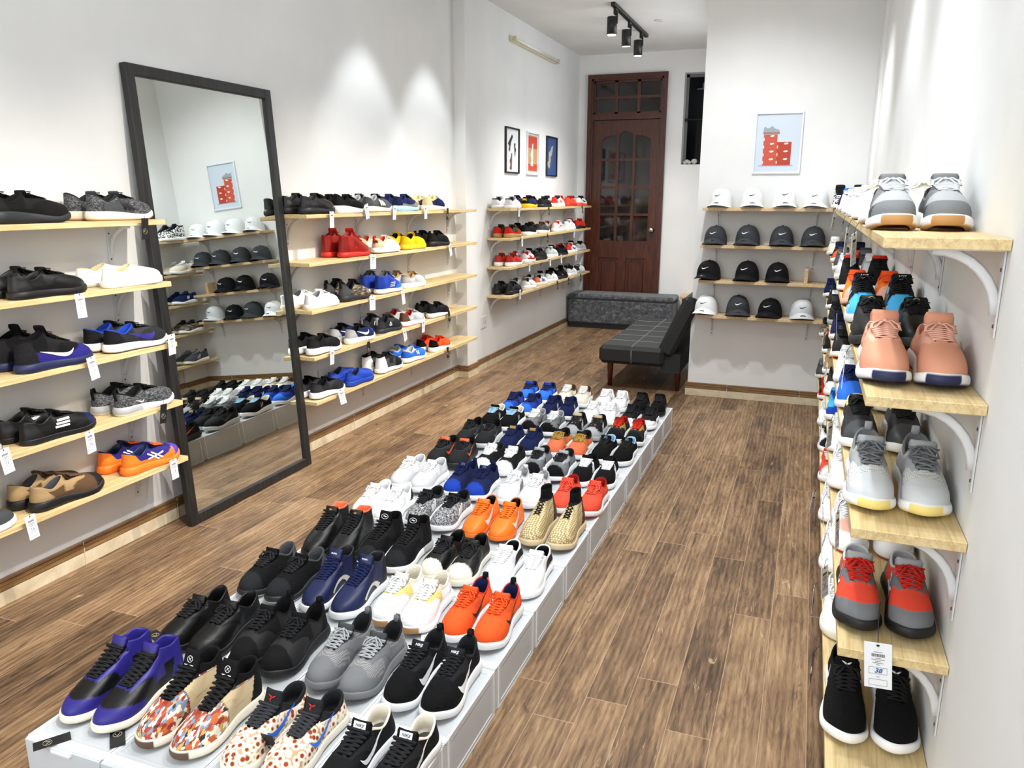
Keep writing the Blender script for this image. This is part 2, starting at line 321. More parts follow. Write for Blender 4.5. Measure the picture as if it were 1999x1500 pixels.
def text(name, s, size, m, parent, loc, rot, ext=0.0002, italic=0):
    cu = bpy.data.curves.new(name, 'FONT'); cu.body = s; cu.size = size; cu.extrude = ext; cu.align_x = 'CENTER'; cu.align_y = 'CENTER'; cu.shear = italic; cu.offset = size*0.015
    cu.materials.append(m); t_ = bpy.data.objects.new(name, cu); COL.objects.link(t_); dg = bpy.context.evaluated_depsgraph_get(); me = bpy.data.meshes.new_from_object(t_.evaluated_get(dg)); bpy.data.objects.remove(t_); me.name = name
    if not me.materials: me.materials.append(m)
    o = link(name, me, parent); o.location = loc; o.rotation_euler = rot; return o

# ------------------------------------------------------------------ room
XL, XP, YC, YB, XR, ZC, XCW = -2.605, -2.515, 5.79, 8.85, 0.32, 2.925, -0.772
struct('floor', MB().box((XL-.3, -1.3, -0.1), (XR+.3, YB+.4, 0)), FLOOR)
struct('ceiling', MB().box((XL-.3, -1.3, ZC), (XR+.3, YB+.4, ZC+.1)), WALL)
struct('wall_left', MB().box((XL-.2, -1.3, 0), (XL, 5.70, ZC)), WALL)
struct('wall_left_pilaster', MB().box((XL-.2, 5.70, 0), (XP, 5.90, ZC)), WALL).name = 'trim_1'
struct('wall_left_back', MB().box((XL-.2, 5.90, 0), (-2.53, YB, ZC)), WALL)
struct('wall_right', MB().box((XR, -1.3, 0), (XR+.2, YC, ZC)), WALL)
struct('trim_2', MB().box((0.302, 5.5, 0), (XR, YC, ZC)), WALL)
struct('wall_caps', MB().box((XCW, YC, 0), (XR+.2, YC+.14, ZC)), WALL)
struct('wall_right_back', MB().box((-0.55, YC+.14, 0), (-0.40, YB, ZC)), WALL)
# back wall with door and window openings
DX0, DX1, DZ1 = -2.41, -1.565, 2.705
WX0, WX1, WZ0, WZ1 = -1.385, -0.80, 1.772, 2.70
b = MB(); y0, y1 = YB, YB+.18
b.box((-2.8, y0, 0), (DX0, y1, ZC)); b.box((DX0, y0, DZ1), (DX1, y1, ZC)); b.box((DX1, y0, 0), (WX0, y1, ZC))
b.box((WX0, y0, 0), (WX1, y1, WZ0)); b.box((WX0, y0, WZ1), (WX1, y1, ZC)); b.box((WX1, y0, 0), (-0.4, y1, ZC))
struct('wall_back', b, WALL)
# dark storeroom seen through the window opening
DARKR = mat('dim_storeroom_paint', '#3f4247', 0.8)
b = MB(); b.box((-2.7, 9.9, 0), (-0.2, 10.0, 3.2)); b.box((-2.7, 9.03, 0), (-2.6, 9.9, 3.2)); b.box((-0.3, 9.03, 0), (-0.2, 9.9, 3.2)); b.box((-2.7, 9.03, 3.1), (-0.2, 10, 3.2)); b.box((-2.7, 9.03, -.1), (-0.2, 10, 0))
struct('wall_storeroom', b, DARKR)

def baseboard(name, p0, p1, nrm):
    # p0,p1 along the wall foot; nrm points into the room
    p0 = Vector((*p0, 0)); p1 = Vector((*p1, 0)); n = Vector((*nrm, 0)); b = MB()
    prof = [(0, 0.0, .014, 0), (.014, 0.0, .014, .052), (.014, .052, .012, .054)]
    layers = [(0, .052, .014, 0), (.052, .056, .010, 1), (.056, .072, .016, 2), (.072, .0745, .011, 1), (.0745, .086, .018, 2), (.086, .089, .012, 1), (.089, .097, .015, 2)]
    for z0, z1, th, mi in layers:
        q = [p0, p1, p1+n*th, p0+n*th]
        V = [(v.x, v.y, z) for z in (z0, z1) for v in q]
        Fc = [(3, 2, 1, 0), (4, 5, 6, 7), (0, 1, 5, 4), (1, 2, 6, 5), (2, 3, 7, 6), (3, 0, 4, 7)]
        b.add(V, Fc, mi)
    L = (p1-p0).length; d = (p1-p0).normalized(); k = 0.3
    while k < L:
        c = p0+d*k; q = [c-d*.0012, c+d*.0012, c+d*.0012+n*.0172, c-d*.0012+n*.0172]
        V = [(v.x, v.y, z) for z in (0, .0965) for v in q]; b.add(V, [(4, 5, 6, 7), (0, 1, 5, 4), (1, 2, 6, 5), (2, 3, 7, 6), (3, 0, 4, 7)], 3); k += 0.5
    return struct(name, b, [TILE, MOULDD, MOULD, GROUT])
baseboard('baseboard_left', (XL, -1.2), (XL, 5.70), (1, 0))
baseboard('baseboard_left_pilaster', (XL, 5.70), (XP+.014, 5.70), (0, -1))
baseboard('baseboard_left_pilaster_side', (XP, 5.70), (XP, 5.90), (1, 0))
baseboard('baseboard_left_back', (-2.53, 5.90), (-2.53, 8.8), (1, 0))
baseboard('baseboard_caps', (XCW-.014, YC), (0.302, YC), (0, -1))
baseboard('baseboard_caps_end', (XCW, YC), (XCW, YC+.14), (-1, 0))
baseboard('baseboard_pilaster', (0.302, 5.5), (0.302, YC), (-1, 0))
baseboard('baseboard_right', (XR, -1.2), (XR, 5.5), (-1, 0))

# door with transom
door = empty('door_1', ((DX0+DX1)/2, YB, 0)); tag(door, kind='structure')
w = (DX1-DX0)/2; fy0, fy1 = -0.03, 0.12
b = MB(); b.box((-w, fy0, 0), (-w+.05, fy1, DZ1)); b.box((w-.05, fy0, 0), (w, fy1, DZ1)); b.box((-w, fy0, DZ1-.05), (w, fy1, DZ1)); b.box((-w+.05, fy0+.005, 2.25), (w-.05, fy1, 2.31))
b.box((-w-.012, fy0-.012, 0), (-w+.03, fy0, DZ1+.012)); b.box((w-.03, fy0-.012, 0), (w+.012, fy0, DZ1+.012)); b.box((-w+.03, fy0-.012, DZ1-.03), (w-.03, fy0, DZ1+.012))
b.build('door_frame', TEAK, door)
b = MB(); iw = w-.05
for i in (1, 2): x = -iw+i*2*iw/3; b.box((x-.018, 0.0, 2.31), (x+.018, .05, DZ1-.05))
b.box((-iw, 0.001, 2.466), (iw, .049, 2.494)); b.box((-iw, 0, 2.31), (-iw+.02, .05, 2.655)); b.box((iw-.02, 0, 2.31), (iw, .05, 2.655)); b.box((-iw, 0, 2.31), (iw, .05, 2.33)); b.box((-iw, 0, 2.635), (iw, .05, 2.655))
b.build('transom_bars', TEAK, door)
b = MB(); b.box((-iw+.01, .02, 2.32), (iw-.01, .03, 2.65)); b.build('transom_glass', GLASSD, door)
b = MB(); sw = 0.10; z0p, z1p = 0.95, 2.05; pz = [z0p, 1.24, 1.535, 1.83, 2.12]
b.box((-iw, 0, 0), (-iw+sw, .045, 2.245)); b.box((iw-sw, 0, 0), (iw, .045, 2.245)); b.box((-iw+sw, 0, .76), (iw-sw, .045, z0p))
b.box((-iw+sw, 0, 0), (iw-sw, .045, .16)); b.box((-.04, 0, .16), (.04, .045, .76))
gw = iw-sw; colx = [-gw, -gw/3, gw/3, gw]
for x in colx[1:3]: b.box((x-.014, .002, z0p), (x+.014, .043, 2.16))
for z in pz[1:4]: b.box((-gw, .004, z-.013), (gw, .041, z+.013))
# arched heads of the top panes
for k in range(3):
    xa, xb = colx[k], colx[k+1]; n = 8; V = []; Fc = []
    for i in range(n+1):
        t = i/n; x = xa+(xb-xa)*t
        zz = (2.075+.055*math.sin(math.pi*t)) if k == 1 else (2.04+.045*(t if k == 0 else 1-t)+.02*math.sin(math.pi*t))
        for yy in (0, .045): V += [(x, yy, zz), (x, yy, 2.245)]
    for i in range(n): a = i*4; c = a+4; Fc += [(a, c, c+1, a+1), (a+2, a+3, c+3, c+2), (a, a+2, c+2, c)]
    b.add(V, Fc)
leaf = b.build('door_leaf', TEAK, door)
b = MB(); b.box((-gw, .018, z0p), (gw, .026, 2.14)); b.build('glass_panes', GLASSD, door)
for s in (-1, 1):
    b = MB(); xa, xb = (s*.04, s*gw) if s > 0 else (-gw, -.04)
    b.box((xa, .018, .16), (xb, .03, .76)); b.box((xa+.03, .008, .2), (xb-.03, .02, .72), bev=.008); b.build('lower_panel', TEAK, door)
b = MB(); b.lathe([(0, 0), (.028, 0), (.028, .004), (.012, .01), (.012, .03), (.026, .04), (.03, .055), (.022, .068), (0, .072)], n=20)
k = b.build('knob', CHROME, door); k.location = (w-.1, 0, 1.075); k.rotation_euler = (math.pi/2, 0, 0)

# window opening
win = empty('window_1', ((WX0+WX1)/2, YB, WZ0)); tag(win, kind='structure')
ww = (WX1-WX0)/2; hh = WZ1-WZ0
b = MB(); b.box((-ww, .13, 0), (-ww+.03, .16, hh)); b.box((ww-.03, .13, 0), (ww, .16, hh)); b.box((-ww, .13, hh-.03), (ww, .16, hh)); b.box((-ww, .13, .46), (ww, .16, .475))
b.build('window_frame', mat('grey_window_frame', '#6a6a68', 0.5), win)
rod = empty('curtain_rod', (WX0+.3, YB+.10, 2.235), label='black curtain rod with round end across the dark window', cat='curtain rod')
b = MB(); b.tube([(-.29, 0, 0), (.28, 0, 0)], .009, 8); b.build('rod', BLACKM, rod)
b = MB(); b.lathe([(0, -.02), (.016, -.012), (.018, 0), (.012, .014), (0, .02)], n=12); o = b.build('end_knob', BLACKM, rod); o.location = (-.27, 0, 0); o.rotation_euler = (0, math.pi/2, 0)
b = MB(); V = []; n = 40
for i in range(n+1):
    x = -.20+.42*i/n; y = .015*math.sin(i*1.1)
    V += [(x, y, 0), (x, y, -.455)]
b.add(V, [(2*i, 2*i+2, 2*i+3, 2*i+1) for i in range(n)], smooth=True)
o = b.build('curtain', mat('dark_curtain_cloth', '#15100e', 0.9)); o.location = (WX0+.33, YB+.11, 2.22); tag(o, 'dark brown curtain hanging from the rod in the window opening', 'curtain')
b = MB()
for i in range(4): a = i*1.57; b.lathe([(0, -.02), (.018, -.012), (.024, 0), (.018, .013), (0, .02)], (.022*math.cos(a), .012*math.sin(a), .022+.012*(i % 2)), 10)
b.lathe([(0, -.03), (.026, -.018), (.034, 0), (.026, .02), (0, .03)], (.075, 0, .032), 12)
o = b.build('folded_cloth', mat('white_cloth', '#c9c5bd', 0.9)); o.location = (WX0+.06, YB+.05, WZ0+.0); tag(o, 'crumpled white cloth lying on the sill of the dark window', 'cloth')
b = MB(); b.box((-.36, 0, 0), (.36, .12, .012)); b.box((-.3, .01, .012), (-.1, .11, .07)); o = b.build('storeroom_shelf', mat('pale_blue_metal', '#9aa7b8', .4)); o.location = (-1.0, 9.6, 2.62); tag(o, 'pale shelf in the dark storeroom seen through the window', 'shelf')

# ------------------------------------------------------------------ wall shelves
def bracket_mesh(depth):
    b = MB(); t = .011
    b.box((0, -t, -.155), (.003, t, 0)); b.box((.003, -t, -.003), (depth*.88, t, 0))
    pts = []
    for i in range(9):
        a = i/8; x = .004+(depth*.55)*(1-math.cos(a*math.pi/2)); z = -.115+.112*math.sin(a*math.pi/2); pts.append((x, 0, z))
    b.tube(pts, .0095, 6, flat=.35, up=(0, 1, 0))
    return b.mesh('bracket', [WHITEM])
BR = bracket_mesh(.2)
SCR = MB().lathe([(0, 0), (.004, 0), (.003, .0015), (0, .002)], n=8).mesh('screw', [SCREW])
def shelf(label, group, base, length, depth, dirv, brackets, grain, th=.02):
    """base: wall-side start corner at board top; dirv angle: local +x out of wall, +y along wall"""
    e = empty('wall_shelf', base, dirv, label, 'shelf', group)
    b = MB(); b.box((0.001, 0, -th), (depth, length, 0), bev=.0012); b.build('board', grain, e)
    for y in brackets:
        o = link('bracket', BR, e); o.location = (.001, y, -th); o.scale = (depth/.2, 1, 1)
        for z in (-.035, -.135):
            s = link('screw', SCR, o); s.location = (.003, 0, z); s.rotation_euler = (0, math.pi/2, 0)
    return e
ZA = [1.337, 1.092, .845, .597, .352]
names5 = ['top', 'second', 'third', 'fourth', 'lowest']
for i, z in enumerate(ZA):
    shelf('pale wooden wall shelf left of the mirror, %s of five' % names5[i], 'shelves left of the mirror', (XL, 0.9, z), 1.60, .2, 0, [.8-.1, 1.5], PINE)
    shelf('pale wooden wall shelf right of the mirror, %s of five' % names5[i], 'shelves right of the mirror', (XL, 3.45, z), 2.20, .2, 0, [.10, .79, 1.45, 2.09], PINE)
ZCs = [1.335, 1.095, .855, .615]; names4 = ['top', 'second', 'third', 'lowest']
for i, z in enumerate(ZCs):
    shelf('wooden wall shelf in the back room under the three pictures, %s of four' % names4[i], 'back room shelves', (-2.53, 6.15, z), 2.55, .21, 0, [.08, .74, 1.41, 2.2], PINE)
ZK = [1.361, 1.112, .871, .628]
for i, z in enumerate(ZK):
    shelf('wooden wall shelf holding the caps, %s of four' % names4[i], 'cap shelves', (XCW+.06, YC, z), .83, .2, -math.pi/2, [.09, .735], PINEX)
ZR = [1.363, 1.072, .808, .55, .275]
for i, z in enumerate(ZR):
    shelf('pale wooden shelf on the right wall, %s of five' % names5[i], 'right wall shelves', (XR, 5.765, z), 4.205 if i < 4 else 4.41, .2, math.pi, [.32, .78, 1.46, 2.2, 2.85, 3.49, 4.165], PINE)

# ------------------------------------------------------------------ mirror
mir = empty('standing_mirror', (-2.487, 2.54, 0), 0, 'tall black framed mirror leaning on the left wall between the shelves', 'mirror')
tilt = math.asin(.116/1.935); mir.rotation_euler = (0, -tilt, 0)
b = MB(); H, Wd, f, t = 1.94, .905, .045, .032
b.box((0, 0, 0), (t, f, H), bev=.003); b.box((0, Wd-f, 0), (t, Wd, H), bev=.003); b.box((0.0005, f-.003, 0), (t-.0005, Wd-f+.003, f), bev=.003); b.box((0.0005, f-.003, H-f), (t-.0005, Wd-f+.003, H), bev=.003)
b.build('frame', BLKWOOD, mir)
b = MB(); b.box((.006, f-.002, f-.002), (.018, Wd-f+.002, H-f+.002)); b.build('mirror_glass', MIRROR, mir)

# ------------------------------------------------------------------ shoes
def herm(ks, x):
    xs = np.array([k[0] for k in ks], float); ys = np.array([k[1] for k in ks], float); x = np.clip(np.asarray(x, float), xs[0], xs[-1])
    d = np.gradient(ys, xs); i = np.clip(np.searchsorted(xs, x, side='right')-1, 0, len(xs)-2); h = xs[i+1]-xs[i]; t = (x-xs[i])/h
    return (2*t**3-3*t**2+1)*ys[i]+(t**3-2*t**2+t)*h*d[i]+(-2*t**3+3*t**2)*ys[i+1]+(t**3-t**2)*h*d[i+1]
WK = [(0, .128), (.12, .136), (.3, .130), (.42, .130), (.55, .150), (.68, .168), (.78, .172), (.9, .166), (1, .160)]
CK = [(0, 0), (.3, .002), (.5, .004), (.65, .008), (.8, .000), (.9, -.009), (1, -.022)]
def outline(Nu, L, add=0.0, wide=1.0):
    u = np.linspace(0, 1, Nu+1); s = (1-np.cos(np.pi*u))/2
    cap = np.ones_like(s); h = s < .13; cap[h] = np.sqrt(np.maximum(0, 1-(1-s[h]/.13)**2))
    q = (1-s) < .22; cap[q] = np.minimum(cap[q], np.maximum(0, 1-(1-(1-s[q])/.22)**2.15)**.5)
    w = herm(WK, s)*cap*L*wide; c = herm(CK, s)*L
    y = s*L; k = 1+2*add/L
    yy = (y-L/2)*k+L/2; w2 = w+add*cap
    x = np.concatenate([c+w2, (c-w2)[-2:0:-1]]); Y = np.concatenate([yy, yy[-2:0:-1]])
    U = np.concatenate([u, u[-2:0:-1]]); S = np.concatenate([s, s[-2:0:-1]]); side = np.concatenate([np.ones(Nu+1), -np.ones(Nu-1)])
    return x, Y, U, S, side
def sst(a, b_, x): t = np.clip((x-a)/(b_-a), 0, 1); return t*t*(3-2*t)
CC = dict(k='#0d0d0f', bk='#09090a', dk='#212225', dg='#45474a', g='#77797b', lg='#a9abad', pg='#cfd2d4', w='#f0f0f0', wh='#fafafa', cr='#ece4d2', bg='#d0bb95', gum='#b98a55', br='#5a4330', tan='#a08560',
          nv='#18214a', rb='#1d3fa8', bb='#2f6fd8', cy='#4ab4ea', ib='#9cc4e2', pu='#2a2478', vi='#5a45b8', r='#c92a1e', rd='#96180f', cor='#e8503a', og='#ef5a24', oo='#f77a22', org='#e8704a', ye='#f3c314', py='#f2dc86', pk='#e6b09a', sal='#d99a7e', gd='#b08a3c', sil='#b8bbbe', gr='#7f8a72')
CL = {k: np.array(lin(v)) for k, v in CC.items()}
STY = dict(  # heel, mid dip, front collar height; collar front pos; heel sole, fore sole, toe spring, toe height
    run=dict(hb=.090, hm=.068, hf=.098, yf=.43, sh=.034, sf=.022, sp=.012, th=.031, wc=.108, so=.003),
    court=dict(hb=.078, hm=.060, hf=.090, yf=.43, sh=.026, sf=.022, sp=.004, th=.029, wc=.108, so=.0025),
    mid=dict(hb=.118, hm=.106, hf=.126, yf=.38, sh=.030, sf=.023, sp=.006, th=.032, wc=.106, so=.003),
    high=dict(hb=.128, hm=.120, hf=.140, yf=.37, sh=.030, sf=.022, sp=.005, th=.030, wc=.104, so=.003),
    sock=dict(hb=.128, hm=.126, hf=.132, yf=.37, sh=.034, sf=.024, sp=.012, th=.036, wc=.080, so=.003),
    slip=dict(hb=.070, hm=.056, hf=.080, yf=.47, sh=.024, sf=.022, sp=.003, th=.030, wc=.092, so=.002),
    clog=dict(hb=.078, hm=.058, hf=.090, yf=.45, sh=.030, sf=.024, sp=.006, th=.040, wc=.092, so=.001),
    boot=dict(hb=.080, hm=.064, hf=.092, yf=.42, sh=.020, sf=.016, sp=.008, th=.030, wc=.098, so=.000))
SHAPES = {'swoosh': [(.64, .060, .0006), (.61, .050, .0035), (.575, .044, .0062), (.53, .0425, .0068), (.47, .046, .0058), (.40, .052, .0042), (.32, .059, .0026), (.22, .067, .0006)]}
def ribbon(b, bvh, pts, side, L, off=.0012, col=None, n=28):
    P = np.array(pts, float); d = np.concatenate([[0], np.cumsum(np.hypot(np.diff(P[:, 0])*L, np.diff(P[:, 1])))]); d /= d[-1]
    t = np.linspace(0, 1, n); Y = herm(list(zip(d, P[:, 0])), t)*L if len(P) > 2 else np.interp(t, d, P[:, 0])*L
    Z = herm(list(zip(d, P[:, 1])), t) if len(P) > 2 else np.interp(t, d, P[:, 1]); Wd = np.interp(t, d, P[:, 2])
    ty = np.gradient(Y); tz = np.gradient(Z); ln = np.hypot(ty, tz)+1e-9; ny, nz = -tz/ln, ty/ln
    V = []; ok = []
    for i in range(n):
        for k in (-1, 0, 1):
            y = Y[i]+ny[i]*Wd[i]*k; z = Z[i]+nz[i]*Wd[i]*k
            h = bvh.ray_cast(Vector((side*.3, y, z)), Vector((-side, 0, 0)))
            if h[0] is None: ok.append(False); V.append((0, y, z))
            else: ok.append(True); V.append(tuple(h[0]+(h[1] if h[1].x*side > 0 else -h[1])*off))
    Fc = []
    for i in range(n-1):
        for k in (0, 1):
            f = (i*3+k, i*3+k+1, i*3+4+k, i*3+3+k)
            if all(ok[j] for j in f): Fc.append(f if side < 0 else f[::-1])
    if Fc: b.add(V, Fc, 0, col, True)
def shoe_parts(sp, res):
    """returns list of (part_name, mesh, label, extra) in the right-foot frame, toe along +y"""
    st = dict(STY[sp['style']]); 
    for k in ('hb', 'hf', 'hm', 'yf', 'sh', 'sf', 'th'):
        if k in sp: st[k] = float(sp[k])
    L = float(sp.get('L', .288)); wide = float(sp.get('wide', 1.0)); Nu = int(34*res)+8; K = int(16*res)+6
    g = lambda k, d=None: CL[sp[k]] if k in sp else (CL[d] if isinstance(d, str) else d)
    main = g('m', 'k'); parts = []
    # ---- sole
    x, y, U, S, side = outline(Nu, L*.985, 0, wide); y = y+.002; n = len(x)
    toeS = sst(.70, 1.0, S); z0 = st['sp']*toeS**1.5; hs = herm([(0, st['sh']), (.2, st['sh']), (.45, (st['sh']*.6+st['sf']*.4)), (.7, st['sf']), (1, st['sf']*1.05)], S)
    so = st['so']; nx = np.zeros(n); ny = np.zeros(n)
    tx = np.roll(x, -1)-np.roll(x, 1); ty = np.roll(y, -1)-np.roll(y, 1); ln = np.hypot(tx, ty)+1e-9; nx, ny = -ty/ln, tx/ln
    sgn = np.sign(np.sum(nx*(x-x.mean())+ny*(y-y.mean()))); nx *= sgn; ny *= sgn
    groove = np.zeros(n)
    if 'ribs' in sp: groove = .0012*np.sin(np.arange(n)*np.pi*.8)
    flare = so*(1+.8*(1-sst(0, .3, S)))
    rings = [(-.012, 0.0, 0), (-.002, 0.0, 0), (0, .08, 0), (flare*.9+groove, .3, 1), (flare+groove, .55, 1), (flare*.6, .85, 1), (0, 1.0, 1), (-.006, 1.02, 1)]
    outc = g('out', g('sole', 'w')); solc = g('sole', 'w'); V = []; Cc = []
    for o_, hf_, cm in rings:
        V.append(np.stack([x+nx*o_, y+ny*o_, z0+(hs)*hf_], 1)); c = np.tile(solc if cm else outc, (n, 1))
        if cm and 'heelsole' in sp: m_ = (S < .35)[:, None]; c = np.where(m_, CL[sp['heelsole']], c)
        Cc.append(c)
    if 'toegum' in sp: 
        for c in Cc[2:6]: c[S > .955] = CL[sp['toegum']]
    V = np.concatenate(V); Cc = np.concatenate(Cc); R = len(rings)
    Fc = [(k*n+i, k*n+(i+1) % n, (k+1)*n+(i+1) % n, (k+1)*n+i) for k in range(R-1) for i in range(n)]
    Fc = [f[::-1] for f in Fc] if sgn < 0 else Fc
    Fc += [tuple(range(n-1, -1, -1)), tuple((R-1)*n+i for i in range(n))]
    if sp['style'] == 'boot':
        pass
    parts.append(('sole', mkmesh('sole', V, Fc, [RUBBER], None, Cc), None, None))
    # ---- upper
    x, y, U, S, side = outline(Nu, L*.985, -.0035, wide); y = y+.002; n = len(x)
    zb = st['sp']*sst(.70, 1.0, S)**1.5+herm([(0, st['sh']), (.2, st['sh']), (.45, (st['sh']*.6+st['sf']*.4)), (.7, st['sf']), (1, st['sf']*1.05)], S)-.003
    G = 1-(1-U)**1.65; G[U >= .999] = 1
    yh = .030*L; yc = yh+(st['yf']*L-yh)*G; wc = st['wc']*L*np.maximum(0, 1-np.abs(2*G-1)**2.6)**.5*(1-.18*G)
    hb, hm, hf = st['hb'], st['hm'], st['hf']
    zc = herm([(0, hb), (.18, hb*.5+hm*.5+.004), (.5, hm), (.8, hm*.45+hf*.55), (1, hf)], G); xc = side*wc+.002
    if sp['style'] == 'sock': pass
    tau = sst(.45, .85, U); tall = hb > .1
    B = np.stack([x, y, zb], 1); C_ = np.stack([xc, yc, zc], 1)
    nx2 = np.sign(x-0)*0; out = np.stack([np.where(np.abs(x) > 1e-6, np.sign(x), 0)*.004, np.zeros(n), np.zeros(n)], 1)
    hgt = zc-zb
    P1 = B.copy(); P1[:, 2] += (1-tau)*hgt*.46+tau*np.minimum(st['th']*1.38, hgt*.74); P1[:, 0] += side*.005*(1-tau)*(np.abs(x) > 1e-4)
    P1[:, 1] += .002*tau
    kxy = .30*(1-tau)+(.26 if tall else .42)*tau; kz = .38*(1-tau)+(.52 if tall else .38)*tau; kx = .36*(1-tau)+.66*tau
    P2 = C_.copy(); P2[:, 0] += (B[:, 0]-C_[:, 0])*kx; P2[:, 1] += (B[:, 1]-C_[:, 1])*kxy; P2[:, 2] -= hgt*kz
    V = []; T = []
    for k in range(K+1):
        t = k/K; V.append(((1-t)**3)*B+3*t*(1-t)**2*P1+3*t*t*(1-t)*P2+t**3*C_); T.append(np.full(n, t))
    cen = np.array([.002, (yh+st['yf']*L)/2, 0]); 
    def inward(a, dz, f=0):
        q = C_.copy(); dv = cen-q; dv[:, 2] = 0; l = np.linalg.norm(dv, axis=1)[:, None]+1e-9; q += dv/l*np.minimum(a, l*.8); q[:, 2] = q[:, 2]*(1-f)+(.6*zb.mean()+.012)*f+dz; return q
    pad = .0022
    V += [inward(.0015, pad), inward(.0045, pad*1.1), inward(.0072, -.002), inward(.0075, -.006, .35), inward(.004, 0, .7), inward(.004, 0, 1)]
    T += [np.full(n, 1.05)]*2+[np.full(n, 1.3)]*4; R = len(V)
    cen_v = np.array([[.002, (yh+st['yf']*L)/2, .6*zb.mean()+.012]])
    VV = np.concatenate(V+[cen_v]); TT = np.concatenate(T+[[1.3]]); UU = np.concatenate([np.tile(U, R), [0.5]])
    X, Yn, Z = VV[:, 0], VV[:, 1]/L, VV[:, 2]
    col = np.tile(main, (len(VV), 1)); pz = np.zeros(len(VV), bool); 
    pat = sp.get('pat'); pz[:] = bool(pat)
    def put(mask, c):
        if c is not None: col[mask] = c; pz[mask] = False
    if 'fox' in sp: put(TT < .16, g('fox'))
    if 'low' in sp: put((TT < .34+.1*np.sin(Yn*9)), g('low'))
    if 'side' in sp: put((Yn < .55) & (Yn > .15) & (TT < .8), g('side'))
    if 'mud' in sp: put((Yn > .60) & (TT < .20+.16*sst(.6, .95, Yn)), g('mud'))
    if 'toe' in sp: put((Yn-.9*(np.abs(X)/L)**2*2 > .775) & (TT < .8), g('toe'))
    if 'toebox' in sp: put((Yn > .645+.5*(np.abs(X)/L)) & (TT > .30), g('toebox'))
    if 'heel' in sp: put(Yn < .15+.10*(1-np.clip(TT, 0, 1)), g('heel'))
    if 'hlogo' in sp: put((Yn < .06) & (TT > .55) & (TT < .85) & (np.abs(X) < .02), g('hlogo'))
    yf = st['yf']; thr = (Yn > yf-.03) & (Yn < .675) & (TT > .30) & (TT <= 1.0); half = .0135+.012*np.clip((.68-Yn)/.22, 0, 1)
    lace_up = sp['style'] not in ('slip', 'clog', 'sock')
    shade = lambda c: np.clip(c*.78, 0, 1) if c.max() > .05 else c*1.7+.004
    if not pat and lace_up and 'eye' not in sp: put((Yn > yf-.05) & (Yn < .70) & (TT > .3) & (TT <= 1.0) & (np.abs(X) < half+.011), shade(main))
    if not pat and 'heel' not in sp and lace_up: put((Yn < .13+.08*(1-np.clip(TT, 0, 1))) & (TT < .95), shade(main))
    if sp['style'] not in ('slip', 'clog', 'sock'):
        if 'eye' in sp: put((Yn > yf-.05) & (Yn < .69) & (TT > .3) & (TT <= 1.0) & (np.abs(X) < half+.013), g('eye'))
        put(thr & (np.abs(X) < half), g('ton', g('m', 'k')))
    if 'cuff' in sp: put((TT > .62) & (TT < 1.04) & (Yn < yf+.06), g('cuff'))
    if 'collar' in sp: put((TT > .86) & (Yn < yf+.01), g('collar'))
    put((TT > .975) & (TT < 1.2), g('rim', g('collar', g('lin', main))))
    put(TT >= 1.2, g('lin', 'dk'))
    if 'rimk' in sp: put((TT > .975) & (TT < 1.2), g('rimk'))
    sg = 1
    # overlays stand proud of the base cloth, the throat is sunk
    offs = np.zeros(len(VV)); inner = TT > .96
    if lace_up:
        offs[(Yn > yf-.05) & (Yn < .70) & (TT > .3) & (np.abs(X) < half+.012)] += .0012
        offs[thr & (np.abs(X) < half)] = -.0042
    offs[(Yn < .13+.08*(1-np.clip(TT, 0, 1)))] += .0008
    if 'mud' in sp or 'toe' in sp: offs[(Yn > .60) & (TT < .20+.16*sst(.6, .95, Yn))] += .0008
    offs[inner] = 0
    grid = VV[:R*n].reshape(R, n, 3); du = np.roll(grid, -1, 1)-np.roll(grid, 1, 1); dv = np.gradient(grid, axis=0); nn_ = np.cross(du, dv); nn_ /= (np.linalg.norm(nn_, axis=2)[..., None]+1e-12)
    if np.sum(nn_[2]*(grid[2]-np.array([0, L/2, .05]))) < 0: nn_ = -nn_
    VV[:R*n] += (nn_*offs[:R*n].reshape(R, n)[..., None]).reshape(-1, 3)
    Fc = []; mi = []
    pzi = pz
    for k in range(R-1):
        for i in range(n):
            j = (i+1) % n; f = (k*n+i, k*n+j, (k+1)*n+j, (k+1)*n+i); Fc.append(f if sgn > 0 else f[::-1]); mi.append(1 if (pz[f[0]] and pz[f[2]]) else 0)
    for i in range(n): f = ((R-1)*n+i, (R-1)*n+(i+1) % n, R*n); Fc.append(f if sgn > 0 else f[::-1]); mi.append(0)
    base = dict(leather=LEATHER, fabric=FABRIC, knit=KNIT, suede=SUEDE)[sp.get('mt', 'fabric')]
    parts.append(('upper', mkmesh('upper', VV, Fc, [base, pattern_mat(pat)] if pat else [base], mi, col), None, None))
    bvh = BVHTree.FromPolygons([tuple(v) for v in VV], Fc)
    def surf(x_, y_, dflt=.07):
        h = bvh.ray_cast(Vector((x_, y_, .4)), Vector((0, 0, -1))); return h[0].z if h[0] is not None else dflt
    # ---- tongue
    info = {}
    if sp['style'] not in ('slip', 'clog', 'sock'):
        yF = yf*L; tl = float(sp.get('tl', .018)); cl = []
        for a in np.linspace(.66, yf+.045, 7): cl.append(Vector((.001, a*L, surf(.001, a*L)-.0005)))
        t0 = (cl[-1]-cl[-2]).normalized(); p = cl[-1]
        lean = Vector((0, -.12, .99)).normalized() if not tall else Vector((0, -.22, .97)).normalized()
        extra = (yf+.045-yf)*L+tl; steps = 5
        for i in range(steps): d = (t0*(1-(i+1)/steps)+lean*((i+1)/steps)).normalized(); p = p+d*(extra/steps); cl.append(p)
        m_ = len(cl); Vt = []; nn = 9; tcol = g('ton', g('m', 'k')); tipc = g('tontop', tcol); cols = []
